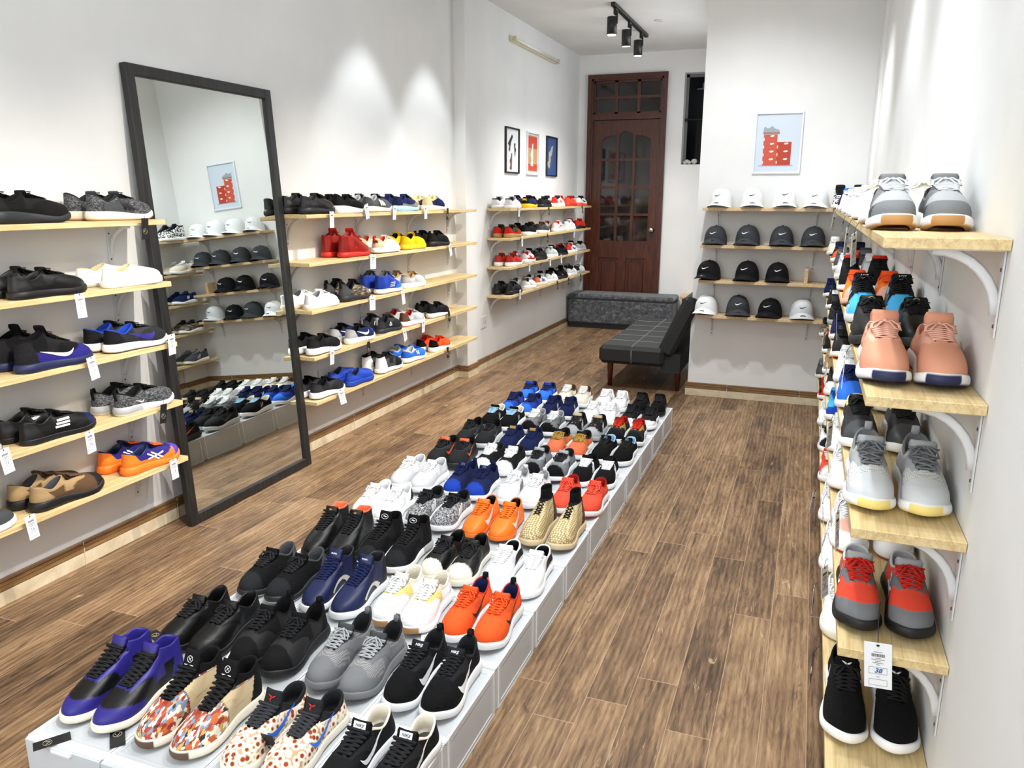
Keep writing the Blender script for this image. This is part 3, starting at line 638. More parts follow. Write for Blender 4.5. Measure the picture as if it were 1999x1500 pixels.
        for i, c in enumerate(cl):
            tg = (cl[min(i+1, m_-1)]-cl[max(i-1, 0)]).normalized(); nr = tg.cross(Vector((1, 0, 0))).normalized()
            if nr.z < 0 and nr.y < 0: nr = -nr
            if nr.y < 0 and abs(nr.y) > abs(nr.z): nr = -nr
            f = i/(m_-1); hw = .014+.014*sst(.2, .8, f) if i < m_-1 else .024; th = .003 if i < m_-5 else .0042
            if i == m_-1: th = .002
            for sgn2 in (1, -1):
                for q in range(nn):
                    a = -1+2*q/(nn-1)
                    if sgn2 < 0: a = -a
                    e = max(0, 1-abs(a)**4); Vt.append(c+Vector((a*hw, 0, 0))+nr*(sgn2*th*e-.22*hw*a*a)); cols.append(tipc if f > .75 else tcol)
            if i == m_-3: info = dict(c=c+nr*(th+.0006), t=tg, n=nr)
        W2 = 2*nn; Ft = [(i*W2+k, i*W2+(k+1) % W2, (i+1)*W2+(k+1) % W2, (i+1)*W2+k) for i in range(m_-1) for k in range(W2)]
        Ft += [tuple(range(W2-1, -1, -1)), tuple((m_-1)*W2+k for k in range(W2))]
        parts.append(('tongue', mkmesh('tongue', [tuple(v) for v in Vt], Ft, [base], None, cols), None, None))
        # ---- laces
        b = MB(); lc = g('lace', g('ton', 'k')); lc = tuple(lc*1.9+.006) if lc.max() < .02 else tuple(lc); rows = int(sp.get('rows', 6)); ys = np.linspace(.655, yf+.03, rows)*L; thin = sp.get('lw', 'flat') == 'rope'
        wd = .0024 if thin else .0042; fl = 1 if thin else .38
        def lz(px, py): return max(surf(px, py), surf(.001, py)+.002, (surf(-.02, py)+surf(.02, py))/2)+.0022
        gp = lambda i: .0200+.010*i/(rows-1)
        for i in range(rows):
            if i < rows-1:
                for s in (-1, 1):
                    pts = []
                    for q in range(6):
                        t = q/5; px = s*gp(i)*(1-2*t)+.001; py = ys[i]+(ys[i+1]-ys[i])*t; pts.append((px, py, lz(px, py)+.0035*math.sin(math.pi*t)*(1.0 if s > 0 else .55)))
                    b.tube(pts, wd, 5, 0, lc, fl)
            else:
                pts = [(.001+gp(i)*(1-2*q/5), ys[i], lz(.001+gp(i)*(1-2*q/5), ys[i])+.004) for q in range(6)]; b.tube(pts, wd, 5, 0, lc, fl)
        i = 0; pts = [(.001+gp(0)*(1-2*q/5), ys[0]+.002, lz(gp(0)*(1-2*q/5), ys[0]+.002)) for q in range(6)]; b.tube(pts, wd, 5, 0, lc, fl)
        if sp.get('bow', '1') == '1' and res > .9:
            yk = ys[-1]; zk = lz(0, yk)+.006
            for s in (-1, 1):
                r1 = .030+.012*((hash(sp['desc']) % 7)/7) if False else .025
                pts = [(0, yk, zk), (s*.012, yk+.004, zk+.003), (s*r1, yk+.012, zk-.004), (s*(r1+.003), yk+.022, zk-.014), (s*.019, yk+.022, zk-.010), (s*.008, yk+.009, zk+.001), (0, yk+.001, zk)]
                pts = [(p_[0], p_[1], max(p_[2], surf(p_[0], p_[1], .02)+.003)) for p_ in pts]
                b.tube(pts, wd*.9, 5, 0, lc, fl)
                pts = [(0, yk, zk), (s*.008, yk+.014, zk), (s*.016, yk+.034, zk-.008), (s*.020, yk+.050, zk-.016)]
                pts = [(p_[0], p_[1], surf(p_[0], p_[1], .02)+.004) for p_ in pts]; b.tube(pts, wd*.8, 5, 0, lc, fl)
            b.lathe([(0, -.004), (.005, -.002), (.005, .003), (0, .005)], (0, yk, zk), 8, 0, lc)
        parts.append(('laces', b.mesh('laces', [LACEM]), None, None))
    elif sp['style'] == 'sock':
        # tall knit cuff
        b = MB(); n2 = 32; rr = []; cy = (.03+st['yf'])/2*L; a_ = (st['yf']-.03)/2*L; w_ = st['wc']*L
        lv = [(hb-.03, 1.02), (hb-.01, .93), (hb+.015, .84), (hb+.040, .84), (hb+.043, .80), (hb+.036, .76), (hb-.02, .74)]
        for z, k in lv: rr.append([(w_*k*math.cos(2*math.pi*i/n2)+.002, cy+a_*k*math.sin(2*math.pi*i/n2), z) for i in range(n2)])
        Vc = [p for r_ in rr for p in r_]; Fc2 = [(k*n2+i, k*n2+(i+1) % n2, (k+1)*n2+(i+1) % n2, (k+1)*n2+i) for k in range(len(lv)-1) for i in range(n2)]
        b.add(Vc, Fc2, 0, tuple(g('cuffc', 'k')), True); parts.append(('ankle_cuff', b.mesh('ankle_cuff', [KNIT]), 'black knit ankle cuff', None))
        b = MB(); lc = tuple(g('lace', 'k'))
        for i in range(5):
            yy = (.60-.045*i)*L
            for s in (-1, 1): b.tube([(s*.012*(1-2*q/4)+.001, yy-.012*q/4, surf(s*.012*(1-2*q/4), yy-.012*q/4)+.003) for q in range(5)], .002, 5, 0, lc)
        parts.append(('laces', b.mesh('laces', [LACEM]), None, None))
    elif 'gore' in sp:
        b = MB()
        for s in (-1, 1): ribbon(b, bvh, [(.44, .078, .006), (.47, .05, .009)], s, L, .0008, tuple(g('gore')), 10)
        if b.f: parts.append(('elastic_gore', b.mesh('elastic_gore', [FABRIC]), None, None))
    # ---- side marks
    mk = sp.get('mark')
    if mk:
        kind, cc = mk.split(':'); c = tuple(CL[cc]); dz = st['sh']-.03; jobs = []
        SW = SHAPES['swoosh']
        if kind == 'swoosh': jobs = [[([(a, z+dz*.5, w_) for a, z, w_ in SW], 28)]]
        elif kind == 'bigswoosh': jobs = [[([(a*.95+.08, z+dz*.5-.002, w_*1.7) for a, z, w_ in SW], 28)]]
        elif kind == 'smallswoosh': jobs = [[([(.24+(a-.22)*.35, .044+(z-.05)*.5, w_*.45) for a, z, w_ in SW], 16)]]
        elif kind == 'stripes': jobs = [[([(y_-.035, .074-q*.005, 0.0042), (y_+.045, .038, .0048)], 10)] for q in range(3) for y_ in (.44+q*.055,)]
        elif kind == 'hstripes': jobs = [[([(.40-q*.015, .063-q*.011, .0035), (.56-q*.01, .063-q*.011, .0035)], 10)] for q in range(3)]
        elif kind == 'form': jobs = [[([(.30, .034, .010), (.36, .050, .008), (.45, .060, .0055), (.55, .056, .005), (.62, .046, .005), (.66, .036, .006)][::-1], 28)]]
        elif kind == 'formheel': jobs = [[([(.06, .052, .010), (.20, .050, .011), (.32, .045, .010), (.42, .036, .008)], 28)]]
        elif kind == 'N': jobs = [[([(.46, .040, .003), (.42, .068, .003)], 8), ([(.42, .068, .003), (.53, .040, .003)], 8), ([(.53, .040, .003), (.49, .068, .003)], 8)]]
        elif kind == 'cross': jobs = [[([(.58, .036, .003), (.40, .070, .003)], 10), ([(.52, .034, .003), (.34, .068, .003)], 10), ([(.34, .045, .003), (.60, .058, .003)], 12)]]
        elif kind == 'triangle': jobs = [[([(.36, .048, .0018), (.40, .070, .0018)], 6), ([(.40, .070, .0018), (.44, .048, .0018)], 6), ([(.44, .048, .0018), (.36, .048, .0018)], 6)]]
        elif kind == 'tick': jobs = [[([(.46, .058, .0008), (.40, .050, .0045), (.36, .046, .004), (.30, .056, .003), (.27, .066, .0008)], 16)]]
        elif kind == 'star': jobs = [[([(.40, .055, .0012), (.40+.035*math.cos(a), .055+.010*math.sin(a), .0004)], 4) for a in [q*2*math.pi/5+1.57 for q in range(5)]]]
        nm = 'side_stripe' if 'stripes' in kind else 'side_logo'
        for s in (1, -1):
            for job in jobs:
                b = MB()
                for k_, (pts, n_) in enumerate(job): ribbon(b, bvh, pts, s, L, .0012+.0002*k_, c, n_)
                if b.f: parts.append((nm, b.mesh(nm, [mat('shoe_print', rough=.5, attr=True)]), None, None))
    if 'tab' in sp:
        b = MB(); c = tuple(g('tab')); zt = hb
        b.tube([(0, .030*L-.002, zt-.03), (0, .030*L-.006, zt-.005), (0, .030*L-.004, zt+.014), (0, .030*L+.006, zt+.016), (0, .030*L+.010, zt-.002)], .008, 6, 0, c, .22, up=(0, 1, 0))
        parts.append(('pull_tab', b.mesh('pull_tab', [FABRIC]), None, None))
    if 'strap' in sp:
        b = MB(); c = tuple(g('strap')); V = []; n3 = 16
        for i in range(n3+1):
            a = -1+2*i/n3; xx = a*.046
            for yy in (.60, .50): V.append((xx, yy*L-.0, surf(xx, yy*L, .03)+.007-.002*abs(a)))
            for yy in (.50, .60): V.append((xx, yy*L, surf(xx, yy*L, .03)+.001))
        b.add(V, [(4*i+k, 4*i+(k+1) % 4, 4*i+4+(k+1) % 4, 4*i+4+k) for i in range(n3) for k in range(4)], 0, c, True)
        parts.append(('strap', b.mesh('strap', [LEATHER]), None, None))
    # tongue label
    if 'tlabel' in sp and info:
        kind, cc, bc = (sp['tlabel'].split(':')+['', ''])[:3]
        parts.append(('tongue_label', None, None, dict(info, kind=kind, c=info['c'], ink=cc, back=bc)))
    return parts
PROTO = {}
def parse(desc, spec, res):
    d = dict(desc=desc, style=spec.split()[0])
    for t in spec.split()[1:]:
        if '=' in t: k, v = t.split('=', 1); d[k] = v
        else: d[t] = '1'
    return d
def make_label(info, parent, mirrored):
    c, t, n = info['c'], info['t'], info['n']
    xa = Vector((1, 0, 0)); up = t.normalized(); nz = n.normalized(); xa = up.cross(nz).normalized()
    R = Matrix((xa, up, nz)).transposed(); e = R.to_euler()
    colh = {**CC}
    im = mat('print_'+(info['ink'] or 'w'), CC[info['ink'] or 'w'], 0.5)
    kids = []
    b = MB()
    if info['back']: b.box((-.016, -.010, -.0008), (.016, .010, .0006), 0)
    if info['kind'] in ('emblem', 'oval', 'circle', 'swoosh2', 'leaf'):
        k = info['kind']
        if k == 'emblem':
            for a in (90, 210, 330): aa = math.radians(a+60); b.tube([(0, 0, .0006), (.004*math.cos(aa)+.003*math.sin(aa), .004*math.sin(aa), .0006), (.012*math.cos(aa), .013*math.sin(aa), .0006)], [.0012, .0026, .0006], 4, 1, None, .3)
        elif k in ('oval', 'circle'):
            rx, ry = (.014, .009) if k == 'oval' else (.008, .008)
            b.tube([(rx*math.cos(a), ry*math.sin(a), .0006) for a in np.linspace(0, 2*math.pi, 19)], .0008, 4, 1, None, .5)
            if k == 'oval': b.tube([(-.008, 0, .0006), (-.002, .002, .0006), (.004, -.001, .0006), (.009, .001, .0006)], [.0006, .0026, .0026, .0006], 5, 1, None, .3)
            else: b.tube([(-.004, -.004, .0006), (.004, .004, .0006)], .0007, 4, 1); b.tube([(-.004, .004, .0006), (.004, -.004, .0006)], .0007, 4, 1); b.box((-.014, -.0155, .0002), (.014, -.0135, .0008), 1)
        elif k == 'leaf':
            for a in (50, 90, 130): aa = math.radians(a); b.tube([(0, -.006, .0006), (.005*math.cos(aa), -.006+.006*math.sin(aa), .0006), (.010*math.cos(aa), -.006+.012*math.sin(aa), .0006)], [.0008, .0022, .0004], 4, 1, None, .3)
    if info['kind'] in ('NIKE', 'PUMA', 'CLOT'):
        if info['kind'] == 'NIKE':
            P = [(-.009, -.004), (-.006, -.0065), (0, -.006), (.010, -.001)]
            b.tube([(p[0], p[1], .0005) for p in P], [.0004, .0014, .0011, .0002], 5, 1, None, .3)
    bm = mat('labelback_'+info['back'], CC[info['back']], .6) if info['back'] else im
    if b.f:
        o = b.build('tongue_label', [bm, im], parent); o.location = c; o.rotation_euler = e; o.scale = (-1 if mirrored else 1, 1, 1); kids.append(o)
    if info['kind'] in ('NIKE', 'PUMA'):
        nm = info['kind']; o = text('tongue_lettering', nm, .010 if nm == 'NIKE' else .008, im, parent, c+up*.002+nz*.0008, e, .0003, .25 if nm == 'NIKE' else 0); o.scale = (-1 if mirrored else 1, 1, 1)
def place_pair(desc, spec, loc, rz, where, res, cat, group, names=('left', 'right'), gap=.116, jit=1.0, offs=(0, 0), which=(0, 1), cz=0.0):
    """loc = middle between the two toes at the standing height; rz = direction of the toes"""
    key = (desc, spec)
    if key not in PROTO: PROTO[key] = (parse(desc, spec, res), None)
    sp, parts = PROTO[key]
    if parts is None: parts = shoe_parts(sp, res); PROTO[key] = (sp, parts)
    L = float(sp.get('L', .288)); d = Vector((-math.sin(rz), math.cos(rz), 0)); r = Vector((math.cos(rz), math.sin(rz), 0))
    for i in which:
        s = 1 if i == 0 else -1          # i=0: right foot at +r side, i=1: left foot at -r side
        a = random.uniform(-.05, .05)*jit+ (-.02 if s > 0 else .02)*jit
        ang = rz+a; dd = Vector((-math.sin(ang), math.cos(ang), 0))
        toe = Vector(loc)+r*(s*gap/2)+d*(offs[i]+random.uniform(-.006, .006)*jit)
        heel = toe-dd*L
        e = empty(sp.get('kind', 'sneaker'), heel, ang, '%s %s shoe, %s' % (names[i], desc, where), 'shoe', group)
        e.scale = (s, 1, 1)
        for nm, me, lb, ex in parts:
            if me is None: make_label(ex, e, s < 0); continue
            o = link(nm, me, e)
            if lb: o['label'] = lb

# ------------------------------------------------------------------ shoes on the plastic boxes
XCOL = [-1.587, -1.338, -1.086, -.848]; BY0, BP, BZ = 1.145, .335, .14
T = [  # rows front to back, four pairs each, left to right
 [("purple and black high-top", "high m=k toebox=k toe=pu mud=pu heel=pu cuff=pu collar=pu eye=pu ton=k tontop=pu lace=k sole=cr out=k lin=pu mt=leather bow=0 rows=8 hb=.118 hf=.130 tl=.028"),
  ("comic strip patterned high-top", "mid pat=comic ton=bk tontop=bk lace=bk sole=cr out=tan toegum=br heel=k collar=bk lin=bk rows=7 tl=.045 tlabel=circle:w bow=0 side=bg"),
  ("pizza dotted", "court pat=pizza ton=dk lace=dk sole=cr lin=dk collar=dk rows=7 tl=.034 tlabel=emblem:r mark=swoosh:bb bow=0"),
  ("black and cream lined retro", "court m=k mud=k lin=cr rim=cr ton=k tl=.02 lace=k sole=w mark=swoosh:w tlabel=NIKE:k:w bow=0")],
 [("all black leather cushioned", "run m=bk ton=bk lace=bk sole=bk out=bk lin=bk mt=leather toe=k eye=k window"),
  ("all black rope laced knit", "run pat=speck m=k eye=k ton=bk lace=k lw=rope sole=bk ribs lin=bk hb=.10 hf=.108 tab=k heel=k toe=bk"),
  ("grey knit with looped laces", "run pat=greyknit m=g toe=g mud=g ton=dg lace=lg lw=rope sole=g out=dg lin=dk eye=g hb=.098 hf=.104 tab=g side=g"),
  ("black mesh with white swoosh", "run m=k mt=knit toe=bk ton=dk eye=dk lace=bk lw=rope sole=w lin=dk mark=bigswoosh:w tlabel=NIKE:w: bow=0 hf=.104 hb=.096 tab=k")],
 [("black and charcoal runner", "run m=k mt=knit lin=dg ton=k lace=k sole=dk out=w eye=k heel=dg toe=dk"),
  ("navy leather mid-top", "mid m=nv mt=leather lace=nv ton=nv sole=w lin=dk heel=k mark=form:cr tlabel=PUMA:w: rows=8 bow=0 tl=.03"),
  ("white and yellow ribbed runner", "run m=wh mt=knit eye=py ton=cr lace=wh sole=wh out=cr ribs lin=cr collar=cr toegum=gum"),
  ("orange-red with black swoosh", "run m=og mt=fabric ton=og lace=og lw=rope sole=w lin=nv rim=r mark=swoosh:k tab=k th=.034 hb=.094")],
 [("black leather high-top with orange lining", "high m=k mt=leather lace=bk ton=k sole=bk out=w lin=org rimk=org toe=k tlabel=leaf:gd rows=8 bow=0 hb=.118 hf=.13"),
  ("black mid-top with oval tongue badge", "mid m=k mt=knit lace=bk ton=bk sole=w heelsole=lg out=gum lin=bk toe=dk tlabel=oval:w: rows=7 tl=.04 bow=0"),
  ("black leather with cream shell toe", "court m=k mt=leather toe=cr lace=k ton=k sole=cr lin=bk mark=stripes:dk rows=7 hb=.084"),
  ("white leather with black side strip", "court m=wh mt=leather lace=wh ton=wh sole=wh lin=bk rimk=wh mark=formheel:k rows=7 bow=0")],
 [("white leather with black heel", "court m=wh mt=leather heel=k lace=wh ton=wh sole=wh lin=w rimk=wh rows=7 hb=.084"),
  ("grey marled with three white stripes", "run pat=marl m=g ton=k lace=k sole=w out=lg lin=k mark=stripes:w rows=6 collar=dk"),
  ("bright orange football", "boot m=oo mt=leather ton=oo lace=oo sole=oo out=k lin=bk rimk=oo collar=oo mark=bigswoosh:w bow=0 hb=.085"),
  ("beige woven sock", "sock pat=weave sole=bg out=br heel=br lin=k lace=k cuffc=bk")],
 [("pale silver white runner", "run m=pg mt=leather ton=w lace=w sole=w lin=pg eye=w ribs"),
  ("navy runner with bright blue toe", "run m=nv mt=knit toe=rb ton=nv lace=nv lw=rope sole=wh lin=nv tab=nv tlabel=circle:lg hf=.104"),
  ("white runner with grey stripes", "run m=w mt=fabric ton=w lace=w sole=w lin=lg mark=stripes:g tab=w"),
  ("coral red knit", "run m=cor mt=knit ton=cor lace=cor sole=w out=cor lin=rd")],
 [("black with orange tongue tag", "run m=dk mt=knit ton=k tontop=org lace=k sole=k out=k lin=k heel=k mark=swoosh:og"),
  ("black canvas with white laces and toe", "court m=k mt=fabric ton=w lace=wh sole=wh lin=dk toe=w rows=7 eye=k"),
  ("grey suede with black laces", "run m=g mt=suede toe=k ton=lg lace=k sole=w out=k lin=dk eye=lg mark=N:k"),
  ("three-striped black with white laces", "court m=k mt=suede toe=k ton=k lace=wh sole=wh lin=k mark=stripes:wh rows=7 bow=0")],
 [("black runner with pale grey sole", "run m=dk mt=knit ton=k lace=k sole=pg lin=bk mark=swoosh:dg hb=.098"),
  ("navy suede with gold tongue label", "court m=nv mt=suede ton=nv lace=nv sole=w lin=nv tlabel=leaf:gd:gd bow=0 rows=7"),
  ("orange with gold strap", "run m=org mt=fabric toebox=org ton=k lace=gd strap=gd sole=w lin=k heel=gd collar=k"),
  ("black suede with light blue lining", "court m=bk mt=suede ton=bk lace=bk sole=w lin=ib rimk=ib tlabel=circle:ib: bow=0 rows=6")],
 [("black with ice blue laces", "run m=k mt=suede ton=k lace=ib sole=w out=pg lin=cr rimk=cr mark=N:lg rows=6"),
  ("grey with black toe and white laces", "run m=g mt=suede toe=k mud=k ton=w lace=w sole=w lin=lg mark=swoosh:k bow=0"),
  ("black and grey suede with white stripe", "run m=k toe=lg mud=lg ton=bg lace=k sole=lg lin=k mark=stripes:w"),
  ("black with red and gold laces", "run m=dk mt=knit ton=rd lace=r sole=w lin=rd toe=k eye=gd")],
 [("royal blue running", "run m=rb mt=knit toe=bb mud=bb ton=nv lace=nv sole=w lin=nv eye=nv heel=nv"),
  ("navy suede with white side letter", "run m=nv mt=suede ton=nv lace=nv sole=w lin=nv mark=N:w bow=0"),
  ("plain white low", "court m=wh mt=leather ton=wh lace=wh sole=wh out=cr lin=w rows=6"),
  ("black with white eyelets", "court m=k mt=fabric mud=w ton=k lace=k sole=wh out=k lin=k eye=k mark=star:w")],
 [("bright blue mesh", "run m=bb mt=knit ton=rb lace=nv sole=w lin=nv eye=rb heel=nv collar=nv"),
  ("cream with brown collar", "run m=cr mt=suede ton=cr lace=w sole=w lin=br collar=br heel=br"),
  ("white leather small-swoosh", "court m=wh mt=leather ton=wh lace=wh sole=wh lin=wh mark=smallswoosh:k"),
  ("solid black low", "court m=bk mt=suede ton=bk lace=bk sole=bk out=k lin=bk")]]
COLN = ['leftmost column', 'second column', 'third column', 'right column']
TOEY = [1.205, 1.535, 1.875, 2.205, 2.575, 2.92, 3.265, 3.60, 3.93, 4.262, 4.575]
for r, row in enumerate(T):
    for c, (desc, spec) in enumerate(row):
        y = TOEY[r]; res = 2.1 if r < 2 else (1.5 if r < 5 else (1.0 if r < 8 else .75))
        dx = {(0, 3): .02, (5, 3): .015, (3, 0): .02, (5, 0): -.02}.get((r, c), 0)
        place_pair(desc, spec, (XCOL[c]+dx, y, BZ+.001), math.pi, '%s of boxes' % ['front row', 'second row', 'third row', 'fourth row', 'fifth row', 'sixth row', 'seventh row', 'eighth row', 'third row from the back', 'second row from the back', 'back row'][r], res, 'shoe', 'shoes displayed on the clear plastic boxes')
# the boxes
def storage_box():
    e = empty('storage_box')
    w, d, h, i, t = .2415, .331, BZ, .016, .0022; b = MB()
    def panel(o, u, v, n_):   # recessed panel on one face
        o, u, v, n_ = map(Vector, (o, u, v, n_)); uu = u.normalized(); vv = v.normalized(); lu, lv = u.length, v.length
        P = lambda a, c, z: o+uu*a+vv*c+n_*z
        V = [P(0, 0, 0), P(lu, 0, 0), P(lu, lv, 0), P(0, lv, 0), P(i, i, 0), P(lu-i, i, 0), P(lu-i, lv-i, 0), P(i, lv-i, 0), P(i, i, -t), P(lu-i, i, -t), P(lu-i, lv-i, -t), P(i, lv-i, -t)]
        Fc = [(0, 1, 5, 4), (1, 2, 6, 5), (2, 3, 7, 6), (3, 0, 4, 7), (4, 5, 9, 8), (5, 6, 10, 9), (6, 7, 11, 10), (7, 4, 8, 11), (8, 9, 10, 11)]
        b.add(V, Fc)
    x0, x1, y0, y1 = -w/2, w/2, 0, d
    panel((x1, y0+.03, 0), (0, d-.03, 0), (0, 0, h-.001), (1, 0, 0)); panel((x0, y1, 0), (0, -d+.03, 0), (0, 0, h-.001), (-1, 0, 0))
    panel((x1, y1, 0), (-w, 0, 0), (0, 0, h-.001), (0, 1, 0)); panel((x0, y0+.03, h-.002), (w, 0, 0), (0, d-.03, 0), (0, 0, 1))
    b.build('body', PLASTIC, e)
    b = MB()
    for (a, c) in (((x0, y0+.03, h-.004), (x0+.006, y1, h)), ((x1-.006, y0+.03, h-.004), (x1, y1, h)), ((x0, y1-.006, h-.004), (x1, y1, h)),
                   ((x0, y0+.012, h-.004), (x1, y0+.034, h)), ((x1-.004, y0+.026, 0), (x1+.0006, y0+.034, h)), ((x0-.0006, y0+.026, 0), (x0+.004, y0+.034, h)),
                   ((x1-.004, y1-.008, 0), (x1+.0006, y1, h)), ((x0-.0006, y1-.008, 0), (x0+.004, y1, h)), ((x1-.003, y0+.03, 0), (x1+.0004, y1, .006)), ((x0-.0004, y0+.03, 0), (x0+.003, y1, .006))): b.box(a, c, bev=.0008)
    b.build('rim', RIM, e)
    dd = MB(); dd.box((x0+.002, y0+.002, .004), (x1-.002, y0+.006, h-.004)); dd.box((x1-.006, y0+.006, .004), (x1-.002, y0+.026, h-.004)); dd.box((x0+.002, y0+.006, .004), (x0+.006, y0+.026, h-.004)); dd.box((x0+.002, y0+.006, h-.006), (x1-.002, y0+.012, h-.002))
    do = dd.build('door', PLASTIC, e)
    hb_ = MB(); hb_.box((-.03, y0-.004, h-.016), (.03, y0+.002, h-.010), bev=.001); hb_.box((-.034, y0-.001, h-.012), (.034, y0+.002, h-.004)); hb_.build('latch', RIM, do)
    return e
proto = storage_box(); first = True
for r in range(11):
    for c in range(4):
        o = proto if first else copy_tree(proto); first = False
        o.location = (-1.2125+(c-1.5)*.2435, BY0+BP*r, 0.0)
        tag(o, 'clear plastic storage box under the %s pair' % T[r][c][0], 'storage box', 'clear plastic boxes forming the low table')

# ------------------------------------------------------------------ shoes on the left wall shelves
def wall_pairs(rows, ZS, toes, xin, where, res, group, gap=.1035, names=('outer', 'wall-side')):
    for i, row in enumerate(rows):
        for j, it in enumerate(row):
            if it is None: continue
            desc, spec = it
            place_pair(desc, 'bow=0'.join([spec+' ', ' wide=.90 tl=.010' if 'tl=' not in spec else ' wide=.90']), (xin, toes[i][j], ZS[i]+.001), 0.0, where % names5[i] if len(rows) == 5 else where % names4[i], res, 'shoe', group, names, gap, .6, (.0, -.015))
A = [[None, ("all black bulky running", "run m=bk mt=fabric ton=bk lace=bk sole=dk out=k lin=bk sh=.040 toe=k L=.30"), ("grey marled runner on cream sole", "run pat=darkmarl ton=dg lace=dk sole=cr out=gum lin=dk mark=stripes:k hb=.098 side=dg")],
 [None, ("black court with orange heel logo", "court m=k mt=leather hlogo=og ton=bk lace=bk sole=bk out=k lin=bk L=.30 bow=0"), ("white canvas slip-on", "slip m=wh mt=fabric sole=w lin=bg gore=cr")],
 [("white low-top", "court m=wh mt=leather ton=w lace=w sole=wh lin=w"), ("black and blue basketball", "mid m=k low=pu toe=pu mt=knit ton=bk lace=bk sole=nv out=nv lin=bk mark=swoosh:cr hb=.105 hf=.132 tl=.03 L=.30"), ("black runner with blue lining", "run m=dk mt=fabric ton=k lace=k sole=wh out=bk lin=rb rimk=rb mark=bigswoosh:pu L=.295 heel=k")],
 [("olive grey trail", "run m=g mt=suede ton=dg lace=dg sole=lg lin=dk"), ("black football with white bars", "boot m=k mt=leather toe=nv ton=bk lace=k sole=k out=bk lin=bk mark=hstripes:wh L=.30"), ("black marled runner with white sole", "run pat=darkmarl ton=k lace=k sole=pg out=w lin=bk heelsole=lg mark=smallswoosh:w tab=k")],
 [("charcoal low-top with white sole", "court m=dg mt=suede ton=dk lace=dk sole=wh lin=dk"), ("brown and tan hiking", "run m=br mt=suede heel=tan eye=tan ton=br lace=br sole=bk out=bk toe=dk lin=dg collar=tan L=.295 sh=.036"), ("purple and orange badminton", "run m=pu mt=leather low=oo heel=oo toe=vi ton=nv lace=og sole=oo out=oo lin=nv mark=cross:w")]]
wall_pairs(A, ZA, [[1.73, 2.10, 2.475], [1.73, 2.13, 2.49], [1.735, 2.12, 2.485], [1.73, 2.10, 2.485], [1.745, 2.10, 2.49]], -2.4985, '%s shelf left of mirror', 1.5, 'shoes on the shelves left of the mirror')
Bs = [[("black leather with bronze toe", "run m=k mt=leather toe=br ton=k lace=k sole=k out=bk lin=k"), ("black runner with thick white sole", "run m=bk mt=knit ton=bk lace=bk sole=w lin=bk sh=.040 hb=.102"), ("charcoal leather with white stripes", "run m=dg mt=leather ton=dk lace=dk sole=cr out=gum lin=lg mark=stripes:wh"), ("navy and grey knit", "run m=nv mt=knit low=g ton=nv lace=nv sole=ib lin=nv"), ("navy and sand", "run m=nv mt=suede heel=bg collar=py toe=w ton=w lace=w sole=cr lin=bg")],
 [None, ("all red high-top basketball", "mid m=rd mt=leather ton=r lace=r sole=r out=rd lin=rd mark=star:cor hb=.12 hf=.145 hm=.115 tl=.03"), ("white runner with red heel", "run m=wh mt=leather heel=bg hlogo=k ton=w lace=w sole=wh out=k lin=r collar=bg tab=r"), ("yellow knit", "run m=ye mt=knit ton=ye lace=k sole=ye out=tan lin=k rimk=k"), ("black textured knit", "run m=bk mt=knit ton=bk lace=bk sole=k out=k lin=bk tab=k")],
 [("white canvas low-top", "court m=wh mt=fabric ton=w lace=w sole=cr lin=g rimk=w"), ("black and bronze basketball", "run pat=bronze heel=dg ton=bk lace=k sole=dk out=k lin=bk hb=.105 hf=.12 tab=k"), ("blue high-top with silver bars", "mid m=rb mt=leather mud=bb ton=dg lace=rb sole=wh out=bk lin=dg mark=hstripes:sil hb=.11 hf=.135"), ("silver and tan", "run m=sil mt=suede ton=tan lace=bg sole=w lin=tan collar=tan"), None],
 [("black runner with white air sole", "run m=bk mt=fabric ton=bk lace=bk sole=wh out=k lin=bk sh=.040"), ("navy and white-swoosh", "run m=nv mt=knit heel=lg toe=rb ton=k lace=nv sole=w lin=bk mark=swoosh:wh"), ("charcoal runner with white triangle", "run m=dk mt=suede ton=dg tontop=dg lace=dk sole=dk out=w lin=dk mark=triangle:w tab=lg hf=.11"), ("silver and brown", "run m=sil mt=leather heel=br ton=sil lace=w sole=w out=r lin=rd"), ("black tubular with white sole", "run m=k mt=knit ton=k lace=k sole=w out=g lin=bk tab=k")],
 [("black textured runner with chunky white sole", "run m=dk mt=knit ton=bk lace=bk sole=wh out=k lin=bk sh=.038 ribs"), ("solid blue moulded slip-on", "clog m=rb mt=leather sole=rb out=nv lin=nv"), ("black and white trainer with white heel", "mid m=k mt=fabric heel=w toe=pu ton=k lace=g sole=wh out=k lin=bk hb=.10 hf=.115 side=dg"), ("blue runner with silver collar", "run m=bb mt=suede ton=bb lace=rb sole=w lin=sil collar=sil mark=N:w out=nv"), ("red-orange runner with black heel", "run m=og mt=knit heel=bk ton=og lace=og sole=wh lin=r")]]
Btoes = [[3.75, 4.06, 4.38, 4.74, 5.15], [3.7, 4.10, 4.47, 4.83, 5.20], [3.75, 4.09, 4.48, 4.81, 5.2], [3.755, 4.12, 4.46, 4.79, 5.19], [3.77, 4.09, 4.46, 4.80, 5.21]]
wall_pairs(Bs, ZA, Btoes, -2.4985, '%s shelf right of mirror', 1.0, 'shoes on the shelves right of the mirror')
